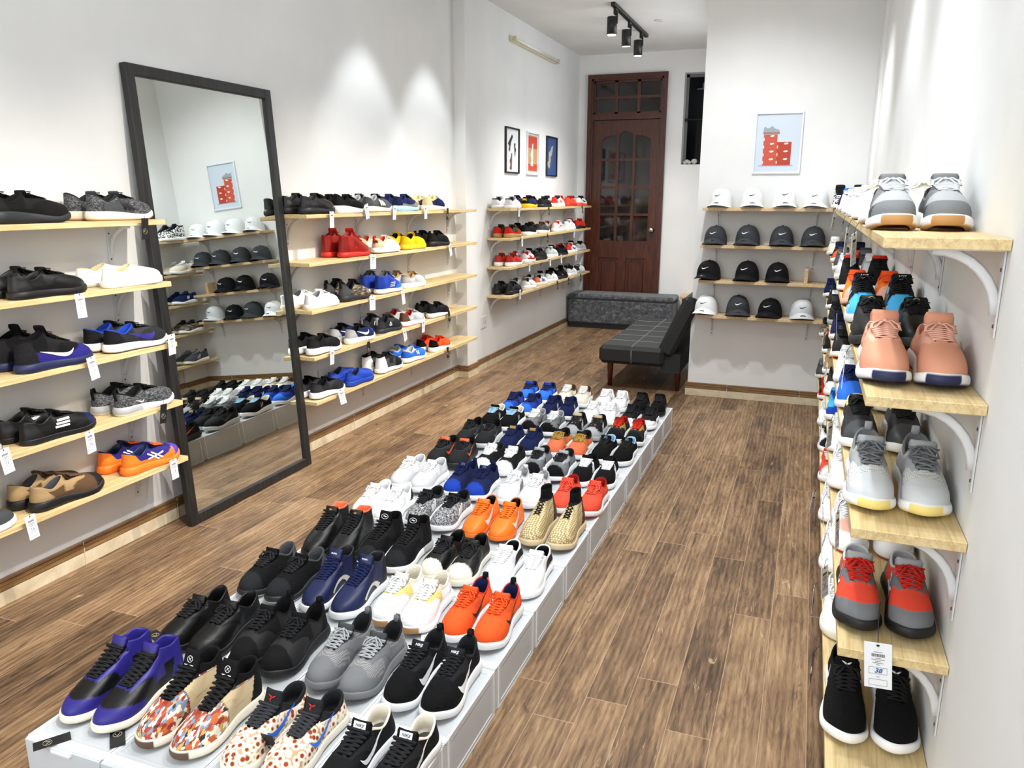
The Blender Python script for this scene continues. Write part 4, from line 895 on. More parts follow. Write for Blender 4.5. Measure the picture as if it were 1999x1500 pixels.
Cs = [[("white low with black heel", "court m=wh mt=leather ton=w lace=w sole=w lin=k collar=k"), ("navy and yellow", "run m=nv mt=knit heel=k hlogo=ye ton=nv lace=nv sole=ye lin=k side=nv"), ("plain black", "court m=bk ton=bk lace=bk sole=bk lin=bk"), ("white and red striped", "run m=wh mt=leather heel=r ton=nv lace=w sole=w lin=k mark=cross:r"), ("bright red", "run m=cor mt=knit ton=r lace=cor sole=r lin=rd"), ("white and coral", "run m=w ton=k lace=k sole=cor lin=k mark=swoosh:k")],
 [("red and brown retro", "run m=br heel=r mt=suede low=r ton=br lace=tan sole=gum lin=dk"), ("black mesh on white sole", "run m=k mt=knit ton=k lace=k sole=w lin=k"), ("brown grey on cream sole", "run m=dg mt=suede ton=br lace=dg sole=cr lin=br"), ("white and orange", "run m=wh mt=leather ton=w lace=w sole=w lin=r mark=form:og toe=w"), ("white mesh", "run m=wh mt=knit ton=w lace=w sole=w lin=lg"), ("flame red", "run m=r mt=knit ton=r lace=r sole=k lin=rd")],
 [("red leather on white sole", "run m=r mt=leather ton=r lace=w sole=wh lin=rd"), ("white and red chunky", "run m=w low=r mt=leather ton=w lace=w sole=w lin=r mark=cross:r"), ("black moulded", "run m=bk mt=leather ton=bk lace=bk sole=k lin=bk"), ("silver grey on white", "run m=pg mt=knit ton=w lace=k sole=wh lin=lg"), ("black suede", "court m=k mt=suede ton=k lace=k sole=k lin=bk"), ("white and coral swoosh", "run m=w mt=leather heel=r ton=w lace=k sole=w lin=r mark=swoosh:k"), ("grey with black collar", "run m=lg mt=suede collar=k ton=k lace=k sole=lg lin=k")],
 [("black patent", "run m=bk mt=leather ton=bk lace=bk sole=k lin=bk"), ("white chunky", "run m=wh mt=leather ton=w lace=w sole=w lin=dg sh=.040"), ("white and blue cross striped", "run m=w mt=leather ton=w lace=w sole=cr lin=k mark=cross:rb heel=org"), ("white leather trainer", "run m=wh mt=leather ton=k lace=w sole=w lin=k"), ("black runner with low sole", "run m=bk mt=knit ton=bk lace=bk sole=k lin=bk mark=smallswoosh:w"), ("black and white runner", "run m=w mt=knit toe=k collar=k ton=k lace=w sole=w lin=k"), ("white and grey small", "run m=w mt=leather heel=k ton=w lace=g sole=lg lin=g")]]
Ct = [[6.48, 6.90, 7.32, 7.76, 8.18, 8.60], [6.50, 6.90, 7.28, 7.78, 8.17, 8.58], [6.52, 6.87, 7.22, 7.56, 7.90, 8.25, 8.60], [6.52, 6.90, 7.24, 7.57, 7.92, 8.25, 8.58]]
wall_pairs(Cs, ZCs, Ct, -2.42, '%s back room shelf', .55, 'shoes on the back room shelves', .1035)

# ------------------------------------------------------------------ shoes on the right wall shelves (toes toward the camera)
Rs = [[("grey and gum-toed", "run m=g mt=fabric toe=g toebox=lg mud=dg ton=g lace=pg sole=w out=gum toegum=gum lin=dk eye=g side=dg hf=.104 rows=7 L=.3"), ("creamy white leather", "run m=wh mt=leather ton=w lace=cr sole=w out=bg lin=w"), ("white on tan sole", "court m=wh ton=w lace=w sole=w out=gum lin=w"), ("white with dark stripes", "court m=wh mt=leather ton=w lace=w sole=w lin=w mark=stripes:dk"), ("plain white laced", "court m=wh mt=leather ton=w lace=w sole=w lin=w"), ("white mesh with blue tongue", "run m=w mt=knit ton=bb lace=w sole=w lin=w"), ("navy with white stripes", "run m=nv mt=suede ton=nv lace=nv sole=w lin=k mark=stripes:w"), ("black and white patterned high-top", "high pat=blackwhite ton=k lace=k sole=w lin=k rows=7")],
 [("salmon pink suede", "run m=sal mt=suede ton=sal lace=pk sole=w out=nv toegum=nv lin=sal eye=pk side=sal rows=7 hf=.104 tl=.03 L=.3 sh=.036"), ("black runner with silver tongue crest", "run m=k mt=leather ton=bk lace=bk sole=dk lin=bk tlabel=circle:bg rows=7 heel=dk"), ("black with sky blue toe", "mid m=k toe=cy toebox=cy mud=ib ton=k lace=k sole=pg lin=rb tlabel=NIKE:w: hb=.10 hf=.12 side=ib"), ("peach and orange", "run m=oo mt=knit ton=og lace=og toe=pk sole=pk out=br lin=og side=pk"), ("black with red sole edge", "mid m=bk mt=knit ton=bk tontop=r lace=bk sole=w out=r lin=k hb=.10 hf=.12"), ("pale grey mesh", "run m=pg mt=knit ton=pg lace=w sole=w lin=lg"), ("dark grey mesh", "run m=dg mt=knit ton=dg lace=g sole=w lin=dg"), ("black and orange", "run m=k toe=og ton=bk lace=nv sole=w lin=k"), ("cream white knit", "run m=cr mt=knit ton=w lace=w sole=w lin=w tab=w")],
 [("light grey perforated knit", "run pat=lightknit m=pg ton=g tontop=lg lace=g lw=rope sole=wh out=py toegum=py lin=g eye=lg side=lg tab=lg hf=.108 hb=.104 rows=4 L=.3 toe=pg"), ("black runner with padded white sole", "run m=dk mt=leather toe=dg ton=bk lace=bk sole=wh lin=k rimk=py collar=bk eye=k rows=7"), ("bright blue patterned", "run m=bb mt=knit toe=bb ton=nv lace=nv sole=w lin=nv eye=rb"), ("white textured", "run m=wh mt=knit ton=w lace=w sole=w lin=w"), ("black leather on white and orange sole", "run m=bk mt=leather ton=bk lace=bk sole=w out=oo lin=bk"), ("navy knit", "run m=nv mt=knit ton=nv lace=k sole=w lin=nv"), ("charcoal suede", "court m=dk mt=suede ton=dk lace=k sole=lg lin=k"), ("black with white specks", "run pat=speck m=k ton=k lace=w sole=w lin=k"), ("navy suede with white letter", "run m=nv mt=suede ton=nv lace=nv sole=w lin=nv mark=N:w")],
 [("red and grey with white side lines", "run m=cor mt=suede toe=g toebox=cor mud=g eye=g heel=g ton=lg lace=r sole=k out=bk lin=lg rimk=pg mark=cross:w rows=5 L=.29 hb=.084"), ("white and blush leather", "court m=wh mt=leather toebox=pk ton=w lace=w sole=w out=r lin=w"), ("white on gum sole", "run m=wh mt=leather ton=w lace=w sole=w out=gum lin=w"), ("white mesh with pointed toe", "run m=wh mt=knit ton=w lace=w sole=w lin=w tab=w"), ("cyan blue", "run m=cy mt=knit mud=rb ton=cy lace=rb sole=w lin=nv"), ("black and white wedge", "run m=bk mt=leather low=w ton=bk lace=bk sole=w lin=k"), ("khaki beige", "run m=tan mt=suede ton=tan lace=bg sole=w lin=tan"), ("black with orange tongue", "run m=bk ton=og lace=k sole=w lin=k"), ("brown-black trail", "run pat=bronze ton=k lace=k sole=w lin=k")],
 [("black mesh runner with white sole", "run m=bk mt=knit ton=bk lace=bk sole=wh lin=bk mark=tick:w tlabel=emblem:w rows=6 L=.3 eye=k"), ("white with cream sole", "court m=wh ton=w lace=w sole=cr lin=w"), ("white with grey stripes", "run m=wh mt=leather ton=w lace=w sole=w lin=w mark=stripes:g"), ("white with gum heel", "run m=wh mt=knit ton=w lace=w sole=w out=gum lin=w"), ("red and white", "run m=cor mt=knit toe=w ton=cor lace=w sole=w lin=r"), ("black toe-capped", "court m=w toe=k ton=w lace=k sole=w lin=k"), ("white pointed", "run m=wh mt=knit ton=w lace=w sole=w lin=w"), ("vivid red", "run m=r mt=knit ton=r lace=r sole=w lin=rd"), ("grey with pale stripes", "run m=dg mt=knit ton=g lace=g sole=cr lin=dg mark=stripes:lg tab=dk")]]
Rt = [[1.83, 2.22, 2.66, 3.10, 3.62, 4.12, 4.60, 5.36], [1.635, 2.05, 2.45, 2.84, 3.30, 3.76, 4.22, 4.78, 5.40], [1.635, 2.05, 2.46, 2.82, 3.28, 3.72, 4.2, 4.78, 5.37], [1.615, 2.01, 2.46, 2.85, 3.28, 3.72, 4.2, 4.78, 5.38], [1.625, 2.06, 2.46, 2.87, 3.31, 3.76, 4.2, 4.78, 5.37]]
for i, row in enumerate(Rs):
    for j, (desc, spec) in enumerate(row):
        res = 2.2 if j == 0 else (1.4 if j < 3 else .8)
        xm = .210 if j < len(row)-1 else .198
        place_pair(desc, spec+' wide=.93', (xm, Rt[i][j], ZR[i]+.001), math.pi, '%s right wall shelf' % names5[i], res, 'shoe', 'shoes on the right wall shelves', ('aisle-side', 'wall-side'), .104, .3)

# ------------------------------------------------------------------ caps
CAPC = dict(w='#eceff1', g='#3c3e42', k='#131316', lg='#cfd3d6')
def cap_meshes(c, h=.135, front=0):
    cm = mat('cap_cloth_'+c, CAPC[c], 0.85, spec=.2, bump=('noise', 500, .25, .001)); ink = mat('cap_mark_'+('k' if c in 'wlg' and c != 'g' else 'w'), '#1b1c20' if c in ('w', 'lg') else '#e8eaec', .5)
    n, K = 48, 14; V = []; Fc = []
    for k in range(K+1):
        t = k/K; a = t*math.pi/2
        for i in range(n):
            p = 2*math.pi*i/n; cx, cy = math.cos(p), math.sin(p)
            rr = math.cos(a)**.72 if k < K else 0
            seam = 1-.012*max(0, math.cos(p*3))**24*(math.cos(a) > .1)
            lift = (.044 if cy < 0 else .004)*abs(cy)**1.5; x = .078*rr*cx*seam; y = .093*rr*cy*seam; z = lift+(h-lift)*math.sin(a)**(.9)
            if cy < 0: y -= .010*math.sin(a*2)*abs(cy)
            V.append((x, y, z))
    Fc = [(k*n+i, k*n+(i+1) % n, (k+1)*n+(i+1) % n, (k+1)*n+i) for k in range(K) for i in range(n)]
    crown = mkmesh('crown', V, Fc, [cm]); bvh = BVHTree.FromPolygons(V, Fc)
    b = MB(); na, nb = 24, 8; V = []
    for dz in (0, -.003):
        for j in range(nb+1):
            q = j/nb
            for i in range(na+1):
                a = -1+2*i/na; x = .079*a*(1+.07*q); yb = -.092*math.sqrt(max(0, 1-(a*.985)**2)); y = yb-.060*q*(1-.45*a*a)
                z = (.044-.026*q)*(1-a*a)**.8+.004*(1-q)+dz+.003*(1-abs(a))
                V.append((x, y, max(z, .0005) if dz == 0 else max(z, 0)))
    w_ = na+1; m_ = (nb+1)*w_
    Fb = [(j*w_+i, (j+1)*w_+i, (j+1)*w_+i+1, j*w_+i+1) for j in range(nb) for i in range(na)]
    Fb += [(m_+j*w_+i, m_+j*w_+i+1, m_+(j+1)*w_+i+1, m_+(j+1)*w_+i) for j in range(nb) for i in range(na)]
    Fb += [(nb*w_+i, nb*w_+i+m_, nb*w_+i+1+m_, nb*w_+i+1) for i in range(na)]
    Fb += [(j*w_, j*w_+m_, (j+1)*w_+m_, (j+1)*w_) for j in range(nb)]+[(j*w_+na, (j+1)*w_+na, (j+1)*w_+na+m_, j*w_+na+m_) for j in range(nb)]
    brim = mkmesh('brim', V, Fb, [cm]); bb_ = BVHTree.FromPolygons(V, Fb)
    # swoosh on the front panel
    P = [(-.022, .090, .0005), (-.019, .084, .0024), (-.013, .0815, .0034), (-.004, .083, .0029), (.008, .088, .0018), (.024, .094, .0003)]
    P = np.array(P); t = np.linspace(0, 1, 20); tt = np.linspace(0, 1, len(P)); X = herm(list(zip(tt, P[:, 0])), t); Z = herm(list(zip(tt, P[:, 1])), t)*h/.135; Wd = np.interp(t, tt, P[:, 2])
    V = []
    for i in range(20):
        dx = X[min(i+1, 19)]-X[max(i-1, 0)]; dz = Z[min(i+1, 19)]-Z[max(i-1, 0)]; l = math.hypot(dx, dz)
        for s in (-1, 1):
            x = X[i]-dz/l*Wd[i]*s; z = Z[i]+dx/l*Wd[i]*s; hh_ = bvh.ray_cast(Vector((x, -.4, z)), Vector((0, 1, 0))); V.append((x, hh_[0].y-.0012, z))
    logo = mkmesh('front_logo', V, [(2*i, 2*i+1, 2*i+3, 2*i+2) for i in range(19)], [ink])
    V = []
    for i in range(7):
        a = -.017+.034*i/6
        for y in (-.120, -.132): hh_ = bb_.ray_cast(Vector((a, y, .3)), Vector((0, 0, -1))); V.append((a, y, (hh_[0].z if hh_[0] else .02)+.0008))
    st = mkmesh('size_sticker', V, [(2*i, 2*i+1, 2*i+3, 2*i+2) for i in range(6)], [mat('cap_sticker_black', '#202226', .4)])
    bt = MB().lathe([(0, -.001), (.007, 0), (.006, .004), (0, .006)], (0, 0, h), 12).mesh('button', [cm])
    return [('crown', crown), ('brim', brim), ('front_logo', logo), ('size_sticker', st), ('button', bt)]
CAPM = {c: cap_meshes(c) for c in CAPC}
CNAME = dict(w='white', g='charcoal grey', k='black', lg='pale grey')
caps = [[('w', -.60), ('w', -.398), ('w', -.19), ('w', 0.015)], [('g', -.622), ('g', -.408), ('g', -.187), ('g', .012)], [('k', -.654), ('k', -.395), ('k', -.197)], [('w', -.657), ('g', -.44), ('k', -.226), ('lg', -.02)]]
ordn = {4: ['leftmost', 'second from the left', 'third from the left', 'rightmost'], 3: ['leftmost', 'middle', 'rightmost']}
for i, row in enumerate(caps):
    for j, (c, x) in enumerate(row):
        e = empty('baseball_cap', (x, YC-.108, ZK[i]+.0008), random.uniform(-.22, .12), '%s baseball cap with curved brim, %s on the %s cap shelf' % (CNAME[c], ordn[len(row)][j], names4[i]), 'cap', 'baseball caps on the cap shelves')
        hs = random.uniform(.93, 1.04); e.scale = (random.uniform(.97, 1.05), 1, hs)
        for nm, me in CAPM[c]: link(nm, me, e)
o = MB().box((-.012, -.05, 0), (.012, .05, .098), bev=.001).build('wood_block', PINEX, None, (-.012, YC-.11, ZK[2])); tag(o, 'upright wooden slat standing at the right end of the third cap shelf', 'wooden slat')

# ------------------------------------------------------------------ pictures
def picture(name, label, loc, rz, w, h, fm, art, group=None, f=.012, dp=.018):
    e = empty(name, loc, rz, label, 'picture', group)     # local: x right, z up, faces -y
    b = MB(); b.box((-w/2, -dp, 0), (-w/2+f, 0, h), bev=.001); b.box((w/2-f, -dp, 0), (w/2, 0, h), bev=.001); b.box((-w/2+f, -dp+.0003, 0), (w/2-f, 0, f), bev=.001); b.box((-w/2+f, -dp+.0003, h-f), (w/2-f, 0, h), bev=.001); b.build('frame', fm, e)
    art(e, w, h); return e
WF = mat('white_picture_frame', '#dfe3e8', .4)
def flat(b, pts, m, y): b.poly([(x, y, z) for x, z in pts], m)
def shoe_sil(cx, cz, s, ang=0):
    P = [(-.5, 0), (-.52, .12), (-.48, .34), (-.40, .36), (-.28, .26), (-.12, .30), (0, .42), (.08, .36), (.22, .24), (.42, .18), (.52, .10), (.52, 0)]
    ca, sa = math.cos(ang), math.sin(ang); return [(cx+s*(x*ca-z*sa), cz+s*(x*sa+z*ca)) for x, z in P]
def art_boxes(e, w, h):
    b = MB(); ms = [mat('poster_pale_blue', '#c8d3e0', .5), mat('poster_red', '#c4503c', .6), mat('poster_offwhite', '#efe9de', .6), mat('poster_brown', '#8f7458', .6), mat('poster_grey', '#98a1aa', .6), mat('poster_deep_red', '#b03a20', .6)]
    y = -.004; b.box((-w/2+.01, y, .01), (w/2-.01, -.001, h-.01), 0); y -= .0005
    x0, x1, x2 = -.092, -.004, .088; zb = .055
    flat(b, [(x0, zb), (x1, zb), (x1, zb+.2), (x0, zb+.2)], 1, y); flat(b, [(x1, zb), (x2, zb), (x2, zb+.15), (x1, zb+.15)], 5, y)
    for k in range(4):
        for cx in (x0+.055, x1+.058):
            z = zb+.04+k*.05
            if cx > 0 and k > 2: continue
            flat(b, [(cx+.014*math.cos(a)+.003*math.sin(a), z+.006*math.sin(a)) for a in np.linspace(0, 2*math.pi, 13)[:-1]], 2, y-.0004)
        flat(b, [(x0+.001, zb+.01+k*.05), (x0+.006, zb+.01+k*.05), (x0+.006, zb+.028+k*.05), (x0+.001, zb+.028+k*.05)], 2, y-.0004)
        if k < 3: flat(b, [(x1+.001, zb+.01+k*.05), (x1+.007, zb+.01+k*.05), (x1+.007, zb+.028+k*.05), (x1+.001, zb+.028+k*.05)], 2, y-.0004)
    flat(b, shoe_sil(-.045, zb+.213, .10), 4, y-.0004); flat(b, [(-.098, zb+.203), (.008, zb+.203), (.008, zb+.214), (-.098, zb+.214)], 3, y-.0008); flat(b, [(-.115, zb-.006), (.105, zb-.006), (.105, zb), (-.115, zb)], 4, y-.0004)
    b.build('print', ms, e)
picture('framed_poster', 'white framed poster of a sneaker on stacked red shoe boxes, above the caps', (-.266, YC, 1.587), 0, .308, .397, WF, art_boxes)
def art_a(e, w, h):
    b = MB(); ms = [mat('poster_white', '#d6d9de', .5), mat('poster_sepia', '#6b4a30', .6), mat('poster_ink', '#2a2320', .6)]; b.box((-w/2+.01, -.004, .01), (w/2-.01, -.001, h-.01), 0)
    flat(b, shoe_sil(-.03, .24, .12, 1.3), 1, -.0045); flat(b, shoe_sil(.06, .20, .11, -1.4), 2, -.005); flat(b, shoe_sil(0, .10, .14, 1.5), 1, -.0055); flat(b, [(-.1, .25), (0, .33), (.02, .31), (-.06, .22)], 2, -.006); b.build('print', ms, e)
def art_b(e, w, h):
    b = MB(); ms = [mat('poster_tan', '#b08a5e', .6), mat('poster_scarlet', '#b8402c', .6), mat('poster_silver', '#c9c7c4', .6)]; b.box((-w/2+.03, -.004, .03), (w/2-.03, -.001, h-.03), 0)
    flat(b, [(-w/2+.04, .24), (w/2-.04, .24), (w/2-.04, h-.04), (-w/2+.04, h-.04)], 1, -.0045); flat(b, [(-w/2+.04, .04), (w/2-.04, .04), (w/2-.04, .1), (-w/2+.04, .1)], 1, -.0045); flat(b, shoe_sil(.02, .18, .20, 1.57), 2, -.005)
    b.box((-w/2+.012, -.0035, .012), (w/2-.012, -.0015, h-.012), 2); b.build('print', ms, e)
def art_c(e, w, h):
    b = MB(); ms = [mat('poster_blue', '#3a5285', .5), mat('poster_lightgrey', '#a9a7a4', .6), mat('poster_darkgrey', '#55585f', .6)]; b.box((-w/2+.01, -.004, .01), (w/2-.01, -.001, h-.01), 0)
    flat(b, shoe_sil(0, .18, .24, 1.1), 1, -.0045); flat(b, shoe_sil(.03, .16, .15, 1.1), 2, -.005); b.build('print', ms, e)
for nm, lb, y, fm, art in (('framed_print', 'black framed print of brown sneakers on white, nearest of three', 6.73, BLACKM, art_a), ('framed_print', 'white framed print with red and tan panels, middle of three', 7.28, WF, art_b), ('framed_print', 'black framed blue print of a grey sneaker, farthest of three', 7.86, BLACKM, art_c)):
    picture(nm, lb, (-2.53, y, 1.63), math.pi/2, .34, .385, fm, art, 'three prints in the back room')

# ------------------------------------------------------------------ bench, couch, side table
e = empty('bench', (-1.90, 8.47, 0), 0, 'long low grey velvet bench in front of the wooden door', 'bench')
b = MB(); b.box((-.60, .0, .055), (.57, .36, .318), bev=.014); b.build('seat_box', VELVET, e)
b = MB(); b.box((-.605, -.006, .322), (.577, .368, .378), bev=.018); b.build('cushion', VELVET, e)
b = MB(); b.box((-.585, .012, 0), (.555, .35, .055)); b.build('plinth', mat('black_plinth', '#101010', .7), e)
e = empty('sofa_bed', (-1.0, 5.70, 0), 0, 'low black sofa bed with white stitching behind the cap wall', 'sofa')
def padded(name, a, b_, bev, mats, parent, seams=()):
    m = MB(); m.box(a, b_, 0, None, bev); o = m.build(name, mats, parent); return o
seat = padded('seat', (-.435, 0, .205), (.055, 1.52, .345), .028, COUCH, e)
b = MB()
for k in range(1, 6): y = k*.255; b.tube([(-.437, y, .30), (-.42, y, .338), (-.39, y, .3462), (-.05, y, .3462), (.03, y, .3462)], .0022, 5)
for dx in (-.004, .004): b.tube([(-.185+dx, -.0008, .22), (-.185+dx, -.0008, .315), (-.185+dx, .03, .3462), (-.185+dx, 1.49, .3462)], .0018, 5)
b.build('stitching', THREAD, e)
bk = padded('backrest', (0, 0, 0), (.12, 1.50, .47), .028, COUCH, e); bk.location = (-.005, .02, .315); bk.rotation_euler = (0, math.radians(24), 0)
b = MB()
for k in range(1, 6): y = k*.25; b.tube([(-.0012, y, .03), (-.0012, y, .44)], .002, 5)
o = b.build('back_stitching', THREAD, bk)
for x, y in ((-.38, .17), (.14, .17), (-.38, 1.35), (.14, 1.35)):
    b = MB(); b.lathe([(.016, 0), (.026, .2), (.026, .21)], n=16, smooth=True); o = b.build('leg', m_wood('dark_leg_wood', ['#4a1f12', '#5c2a19', '#6d3521'], (20, 20, 3), .4), e); o.location = (x, y, 0)
b = MB(); b.box((.03, .05, .16), (.17, 1.45, .30)); b.build('base_frame', COUCH, e)
e = empty('side_table', (-1.14, 8.60, 0), 0, 'small wooden side table between bench and sofa bed', 'table')
b = MB(); b.box((-.14, 0, .36), (.2, .24, .39), bev=.004); b.build('table_top', PINEX, e)
b = MB(); b.box((-.12, .02, 0), (.18, .22, .36)); b.build('table_body', m_wood('brown_table_wood', ['#6b4a2c', '#7d5936', '#8e6942'], (20, 20, 3)), e)

# ------------------------------------------------------------------ ceiling track light, tube light, sockets
e = empty('track_light', (-1.62, 6.57, ZC), 0, 'black ceiling track with three lit cylinder spotlights', 'track light')
b = MB(); b.box((-.017, 0, -.028), (.017, 1.36, -.0005)); b.build('track', BLACKM, e)
GLOW = mat('lit_lamp_lens', '#fff6e6', .5, emit=14)
for y, a in ((.10, .0), (.62, .1), (1.12, .05)):
    h = MB(); h.box((-.011, -.03, -.075), (.011, .03, -.028)); h.box((.008, -.012, -.14), (.018, .012, -.05)); hd = h.build('lamp_arm', BLACKM, e); hd.location = (0, y, 0)
    c = MB(); c.lathe([(0, 0), (.036, 0), (.04, -.004), (.04, -.135), (.034, -.135), (.034, -.120), (0, -.120)], n=24); lh = c.build('lamp_head', BLACKM, e); lh.location = (-.028, y, -.088); lh.rotation_euler = (a, 0, 0)
    g_ = MB(); g_.lathe([(0, -.137), (.033, -.137), (.033, -.128), (0, -.128)], n=20); gl = g_.build('lens', GLOW, lh)
    spot('track_lamp', (-1.648, 6.57+y, ZC-.245), (-1.75-.25*a, 6.57+y+(.1 if a else 0), 0), 60, 120, .8, .035, (1, .98, .95))
e = empty('ceiling_downlight', (-1.40, 7.35, ZC), 0, 'small round lit downlight beside the track light', 'downlight')
b = MB(); b.lathe([(.030, -.001), (.036, -.001), (.036, -.008), (.030, -.008)], n=20); b.build('ring', WHITEM, e)
b = MB(); b.lathe([(0, -.004), (.030, -.004), (.030, -.006), (0, -.006)], n=20); b.build('lens', mat('lit_blue_white_lens', '#dcebff', .5, emit=9), e)
e = empty('tube_light', (-2.53, 6.66, 2.725), 0, 'unlit fluorescent tube fitting high on the back room wall', 'lamp')
b = MB(); b.box((.001, 0, -.02), (.032, 1.27, .02), bev=.003); b.build('fitting', mat('yellowed_fitting', '#d8cfb4', .5), e)
for y in (.01, 1.24): b = MB(); b.box((.032, y, -.022), (.062, y+.022, .022), bev=.003); b.build('end_socket', mat('yellowed_socket', '#cfc39f', .5), e)
b = MB(); b.tube([(.050, .03, 0), (.050, 1.24, 0)], .013, 12); b.build('tube', mat('unlit_tube_glass', '#e9e7df', .15), e)
def socket(loc, label, w=.11, h=.10):
    e = empty('wall_socket', loc, 0, label, 'socket'); b = MB(); b.box((.0005, -w/2, -h/2), (.010, w/2, h/2), bev=.002); b.build('plate', WHITEM, e)
    b = MB()
    for y in (-.02, .02):
        for z in (-.008, .008): b.box((.0100, y-.002, z-.004), (.0106, y+.002, z+.004))
    b.build('slots', INK, e)
socket((-2.53, 6.07, .40), 'white wall socket below the back room shelves')
socket((XL, 3.84, .40), 'white wall socket behind the lowest shelf right of the mirror', .16)

# ------------------------------------------------------------------ hang tags
def tag_meshes(black):
    w, h = (.038, .085) if not black else (.034, .080); b = MB()
    b.box((-.0004, -w/2, -h), (.0004, w/2, 0)); card = b.mesh('card', [BLKCARD if black else PAPER]); b = MB()
    for s in (1, -1):
        x = s*.0007
        if black:
            b.tube([(x, .010*math.cos(a), -h*.62+.010*math.sin(a)) for a in np.linspace(0, 6.2832, 17)], .0007, 4, 0, None, .5)
            b.tube([(x, -.006, -h*.62-.004), (x, 0, -h*.62+.006), (x, .006, -h*.62-.004)], .0007, 4)
        else:
            for k in range(9): yy = -.010+.0024*k; b.box((x-.0002, yy, -.024), (x+.0002, yy+.0011, -.017))
            for k, (z, l) in enumerate(((-.029, .010), (-.033, .012), (-.038, .009))): b.box((x-.0002, -l, z), (x+.0002, l, z+.0010))
            for z in (-.058, -.076): b.box((x-.0002, -.015, z), (x+.0002, .015, z+.0005)); b.box((x-.0002, -.015, z+.013), (x+.0002, .015, z+.0135))
    pr = b.mesh('print', [GOLDINK if black else INK]); b = MB()
    if not black:
        for s in (1, -1):
            x = s*.0008; b.tube([(x, -.006, -.048), (x, -.002, -.046), (x, -.004, -.050), (x, -.002, -.054), (x, -.007, -.055)], .0005, 4); b.tube([(x, .005, -.047), (x, .002, -.049), (x, .006, -.053), (x, .003, -.055), (x, .005, -.047)], .0005, 4)
    sz = b.mesh('handwritten_size', [BLUEINK]) if not black else None
    b = MB(); b.tube([(0, 0, -.006), (-.002, .002, .008), (-.006, .004, .020), (-.012, .005, .028)], .0007, 4); b.lathe([(0, -.003), (.0022, -.002), (.0022, .002), (0, .003)], (0, 0, -.004), 6)
    stg = b.mesh('string', [BLKSTRING]); return card, pr, sz, stg
TM = {0: tag_meshes(False), 1: tag_meshes(True)}
def hang_tag(loc, black, label, group, rz=0.0, tw=0.0, sc_=1.0):
    e = empty('hang_tag', loc, rz, label, 'price tag', group); e.rotation_euler = (tw, random.uniform(-.05, .1), rz); e.scale = (sc_,)*3
    card, pr, sz, stg = TM[black]
    for nm, me in (('card', card), ('print', pr), ('handwritten_size', sz), ('string', stg)):
        if me: link(nm, me, e)
XF = XL+.221
def lab(i, j, rows, what, shelfset):
    return '%s price tag by the %s shoes %s' % (what, rows[i][j][0], shelfset)
for i, j, y, z, bl, tw in ((1, 1, 2.045, 1.094, 0, .0), (2, 1, 2.06, .865, 0, .15), (0, 2, 2.375, 1.345, 1, .0), (2, 2, 2.45, .885, 0, .05), (3, 1, 2.015, .600, 0, .1), (3, 2, 2.375, .612, 1, -.08), (4, 2, 2.393, .372, 0, .05), (4, 0, 1.745, .380, 0, .08), (3, 0, 1.69, .632, 0, .12)):
    hang_tag((XF, y, z), bl, lab(i, j, A, 'black' if bl else 'white', 'left of mirror'), 'price tags on the shelves left of the mirror', 0, tw)
for i, j, y, z, bl, tw in ((0, 0, 3.647, 1.350, 0, 0), (0, 1, 4.00, 1.385, 0, .25), (0, 2, 4.336, 1.375, 0, 0), (0, 3, 4.748, 1.37, 0, .1), (0, 4, 5.085, 1.35, 1, .0), (1, 1, 4.056, 1.10, 0, 0), (1, 4, 5.11, 1.10, 0, .35), (2, 1, 4.03, .860, 0, 0), (2, 2, 4.40, .85, 0, .1), (3, 0, 3.588, .62, 0, 0), (3, 1, 3.966, .598, 1, 0), (3, 2, 4.407, .602, 0, .4), (3, 3, 4.681, .625, 0, 0), (3, 4, 5.076, .635, 1, .2), (4, 0, 3.648, .380, 0, .2), (4, 4, 5.049, .375, 1, 0)):
    hang_tag((XF, y, z), bl, lab(i, j, Bs, 'black' if bl else 'white', 'right of mirror'), 'price tags on the shelves right of the mirror', -.5 if (i, j) in ((1, 1), (2, 1), (4, 0)) else 0, tw)
for i, j, y, z, bl in ((0, 0, 6.34, 1.35, 0), (1, 0, 6.42, 1.10, 0), (2, 1, 6.62, .87, 0), (2, 3, 7.21, .87, 0), (2, 5, 7.56, .87, 0), (3, 1, 6.38, .65, 0), (0, 2, 7.15, 1.34, 1), (1, 2, 7.12, 1.09, 1), (3, 3, 7.46, .62, 1), (3, 4, 7.85, .62, 1), (0, 4, 8.3, 1.34, 1), (1, 4, 8.02, 1.10, 0), (2, 6, 8.1, .86, 0), (3, 5, 8.3, .62, 1)):
    hang_tag((-2.53+.217, y, z), bl, lab(i, j, Cs, 'black' if bl else 'white', 'in back room'), 'price tags on the back room shelves', 0, random.uniform(-.1, .25))
for i, j, y, z, bl in ((0, 1, 2.15, 1.345, 0), (0, 2, 2.55, 1.345, 0), (0, 3, 3.0, 1.35, 1), (0, 6, 4.3, 1.35, 0), (1, 1, 1.98, 1.07, 0), (1, 3, 2.75, 1.06, 0), (1, 5, 3.6, 1.07, 1), (2, 0, 1.66, .80, 0), (2, 2, 2.38, .80, 0), (2, 4, 3.2, .81, 0), (3, 1, 1.93, .55, 0), (3, 2, 2.38, .55, 0), (3, 4, 3.2, .56, 0), (4, 1, 2.0, .27, 1), (4, 2, 2.38, .27, 0), (2, 6, 4.0, .82, 0), (3, 6, 4.05, .57, 1), (4, 4, 3.2, .28, 0)):
    hang_tag((.098, y, z), bl, lab(i, j, Rs, 'black' if bl else 'white', 'on right wall'), 'price tags on the right wall shelves', math.pi+random.uniform(-.5, .1), random.uniform(-.2, .2), .95)
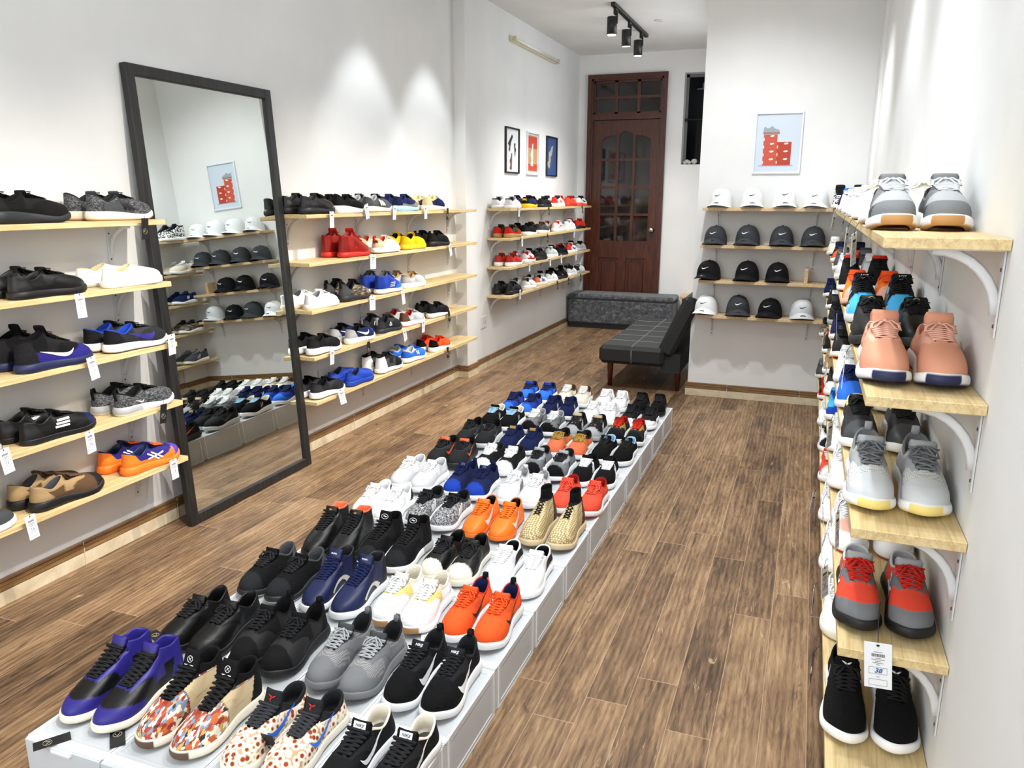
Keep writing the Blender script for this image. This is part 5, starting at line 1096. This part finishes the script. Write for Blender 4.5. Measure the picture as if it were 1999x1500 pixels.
# the large readable tag on the near right shelf
e = empty('hang_tag', (.190, 1.553, .578), -math.pi/2-.12, 'white price tag with barcode and handwritten 38 below the red shoes', 'price tag', 'price tags on the right wall shelves'); e.rotation_euler = (.10, 0, -math.pi/2-.1)
b = MB(); b.box((-.0004, -.025, -.098), (.0004, .025, 0)); b.build('card', PAPER, e)
b = MB()
for k in range(17): yy = -.012+.00145*k; b.box((.0005, yy, -.030), (.0008, yy+(.0009 if k % 3 else .0005), -.0235))
for z, l in ((-.020, .008), (-.0335, .005), (-.0365, .012), (-.040, .005), (-.0435, .010), (-.0475, .003), (-.0735, .003)): b.box((.0005, -l, z), (.0008, l, z+.0007))
for z0, z1 in ((-.067, -.053), (-.092, -.079)):
    for a, c in (((.0005, -.0165, z0), (.0008, .0165, z0+.0004)), ((.0005, -.0165, z1), (.0008, .0165, z1+.0004)), ((.0005, -.0165, z0), (.0008, -.0161, z1)), ((.0005, .0161, z0), (.0008, .0165, z1))): b.box(a, c)
b.build('print', INK, e)
text('handwritten_size', '38', .0135, BLUEINK, e, (.0009, .0, -.060), (math.pi/2, 0, math.pi/2), .0002, .3)
b = MB(); b.tube([(0, 0, -.004), (-.01, 0, .02), (-.035, 0, .045), (-.06, .002, .058)], .0009, 5); b.lathe([(0, -.002), (.003, -.001), (.003, .001), (0, .002)], (.001, 0, -.005), 8); b.build('string', BLKSTRING, e)

# tags lying on the plastic boxes
def flat_tag(x, y, rz, black, label, z=BZ):
    e = empty('hang_tag', (x, y, z+.002), 0, label, 'price tag', 'price tags lying on the clear boxes')
    e.rotation_euler = (0, -math.pi/2, 0); e2 = Matrix.Rotation(rz, 4, 'Z') @ Matrix.Rotation(-math.pi/2, 4, 'Y'); e.rotation_euler = e2.to_euler()
    for nm, me in zip(('card', 'print', 'handwritten_size', 'string'), TM[black]):
        if me and nm != 'string': link(nm, me, e)
flat_tag(-1.595, 1.19, -2.2, 1, 'black price tag tucked under the purple and black high-tops')
flat_tag(-1.455, 1.20, 2.4, 1, 'black price tag lying left of the comic strip patterned high-tops')
flat_tag(-1.70, 1.60, 2.8, 1, 'black price tag left of the all black leather shoes')
flat_tag(-1.45, 1.60, 1.9, 0, 'white price tag left of the all black rope laced shoes')
flat_tag(-1.37, 1.90, 1.2, 1, 'black price tag between the black runners and navy mid-tops')
flat_tag(-.955, 2.20, 2.2, 0, 'white price tag left of the white shoes with black strip')
flat_tag(-.965, 1.87, 2.0, 0, 'white price tag left of the orange-red runners')
e = empty('hang_tag', (-1.085, 1.285, BZ+.075), 0, 'black price tag hanging over the pizza dotted shoes', 'price tag', 'price tags lying on the clear boxes'); e.rotation_euler = (0, .3, -math.pi/2)
for nm, me in zip(('card', 'print'), TM[1][:2]): link(nm, me, e)
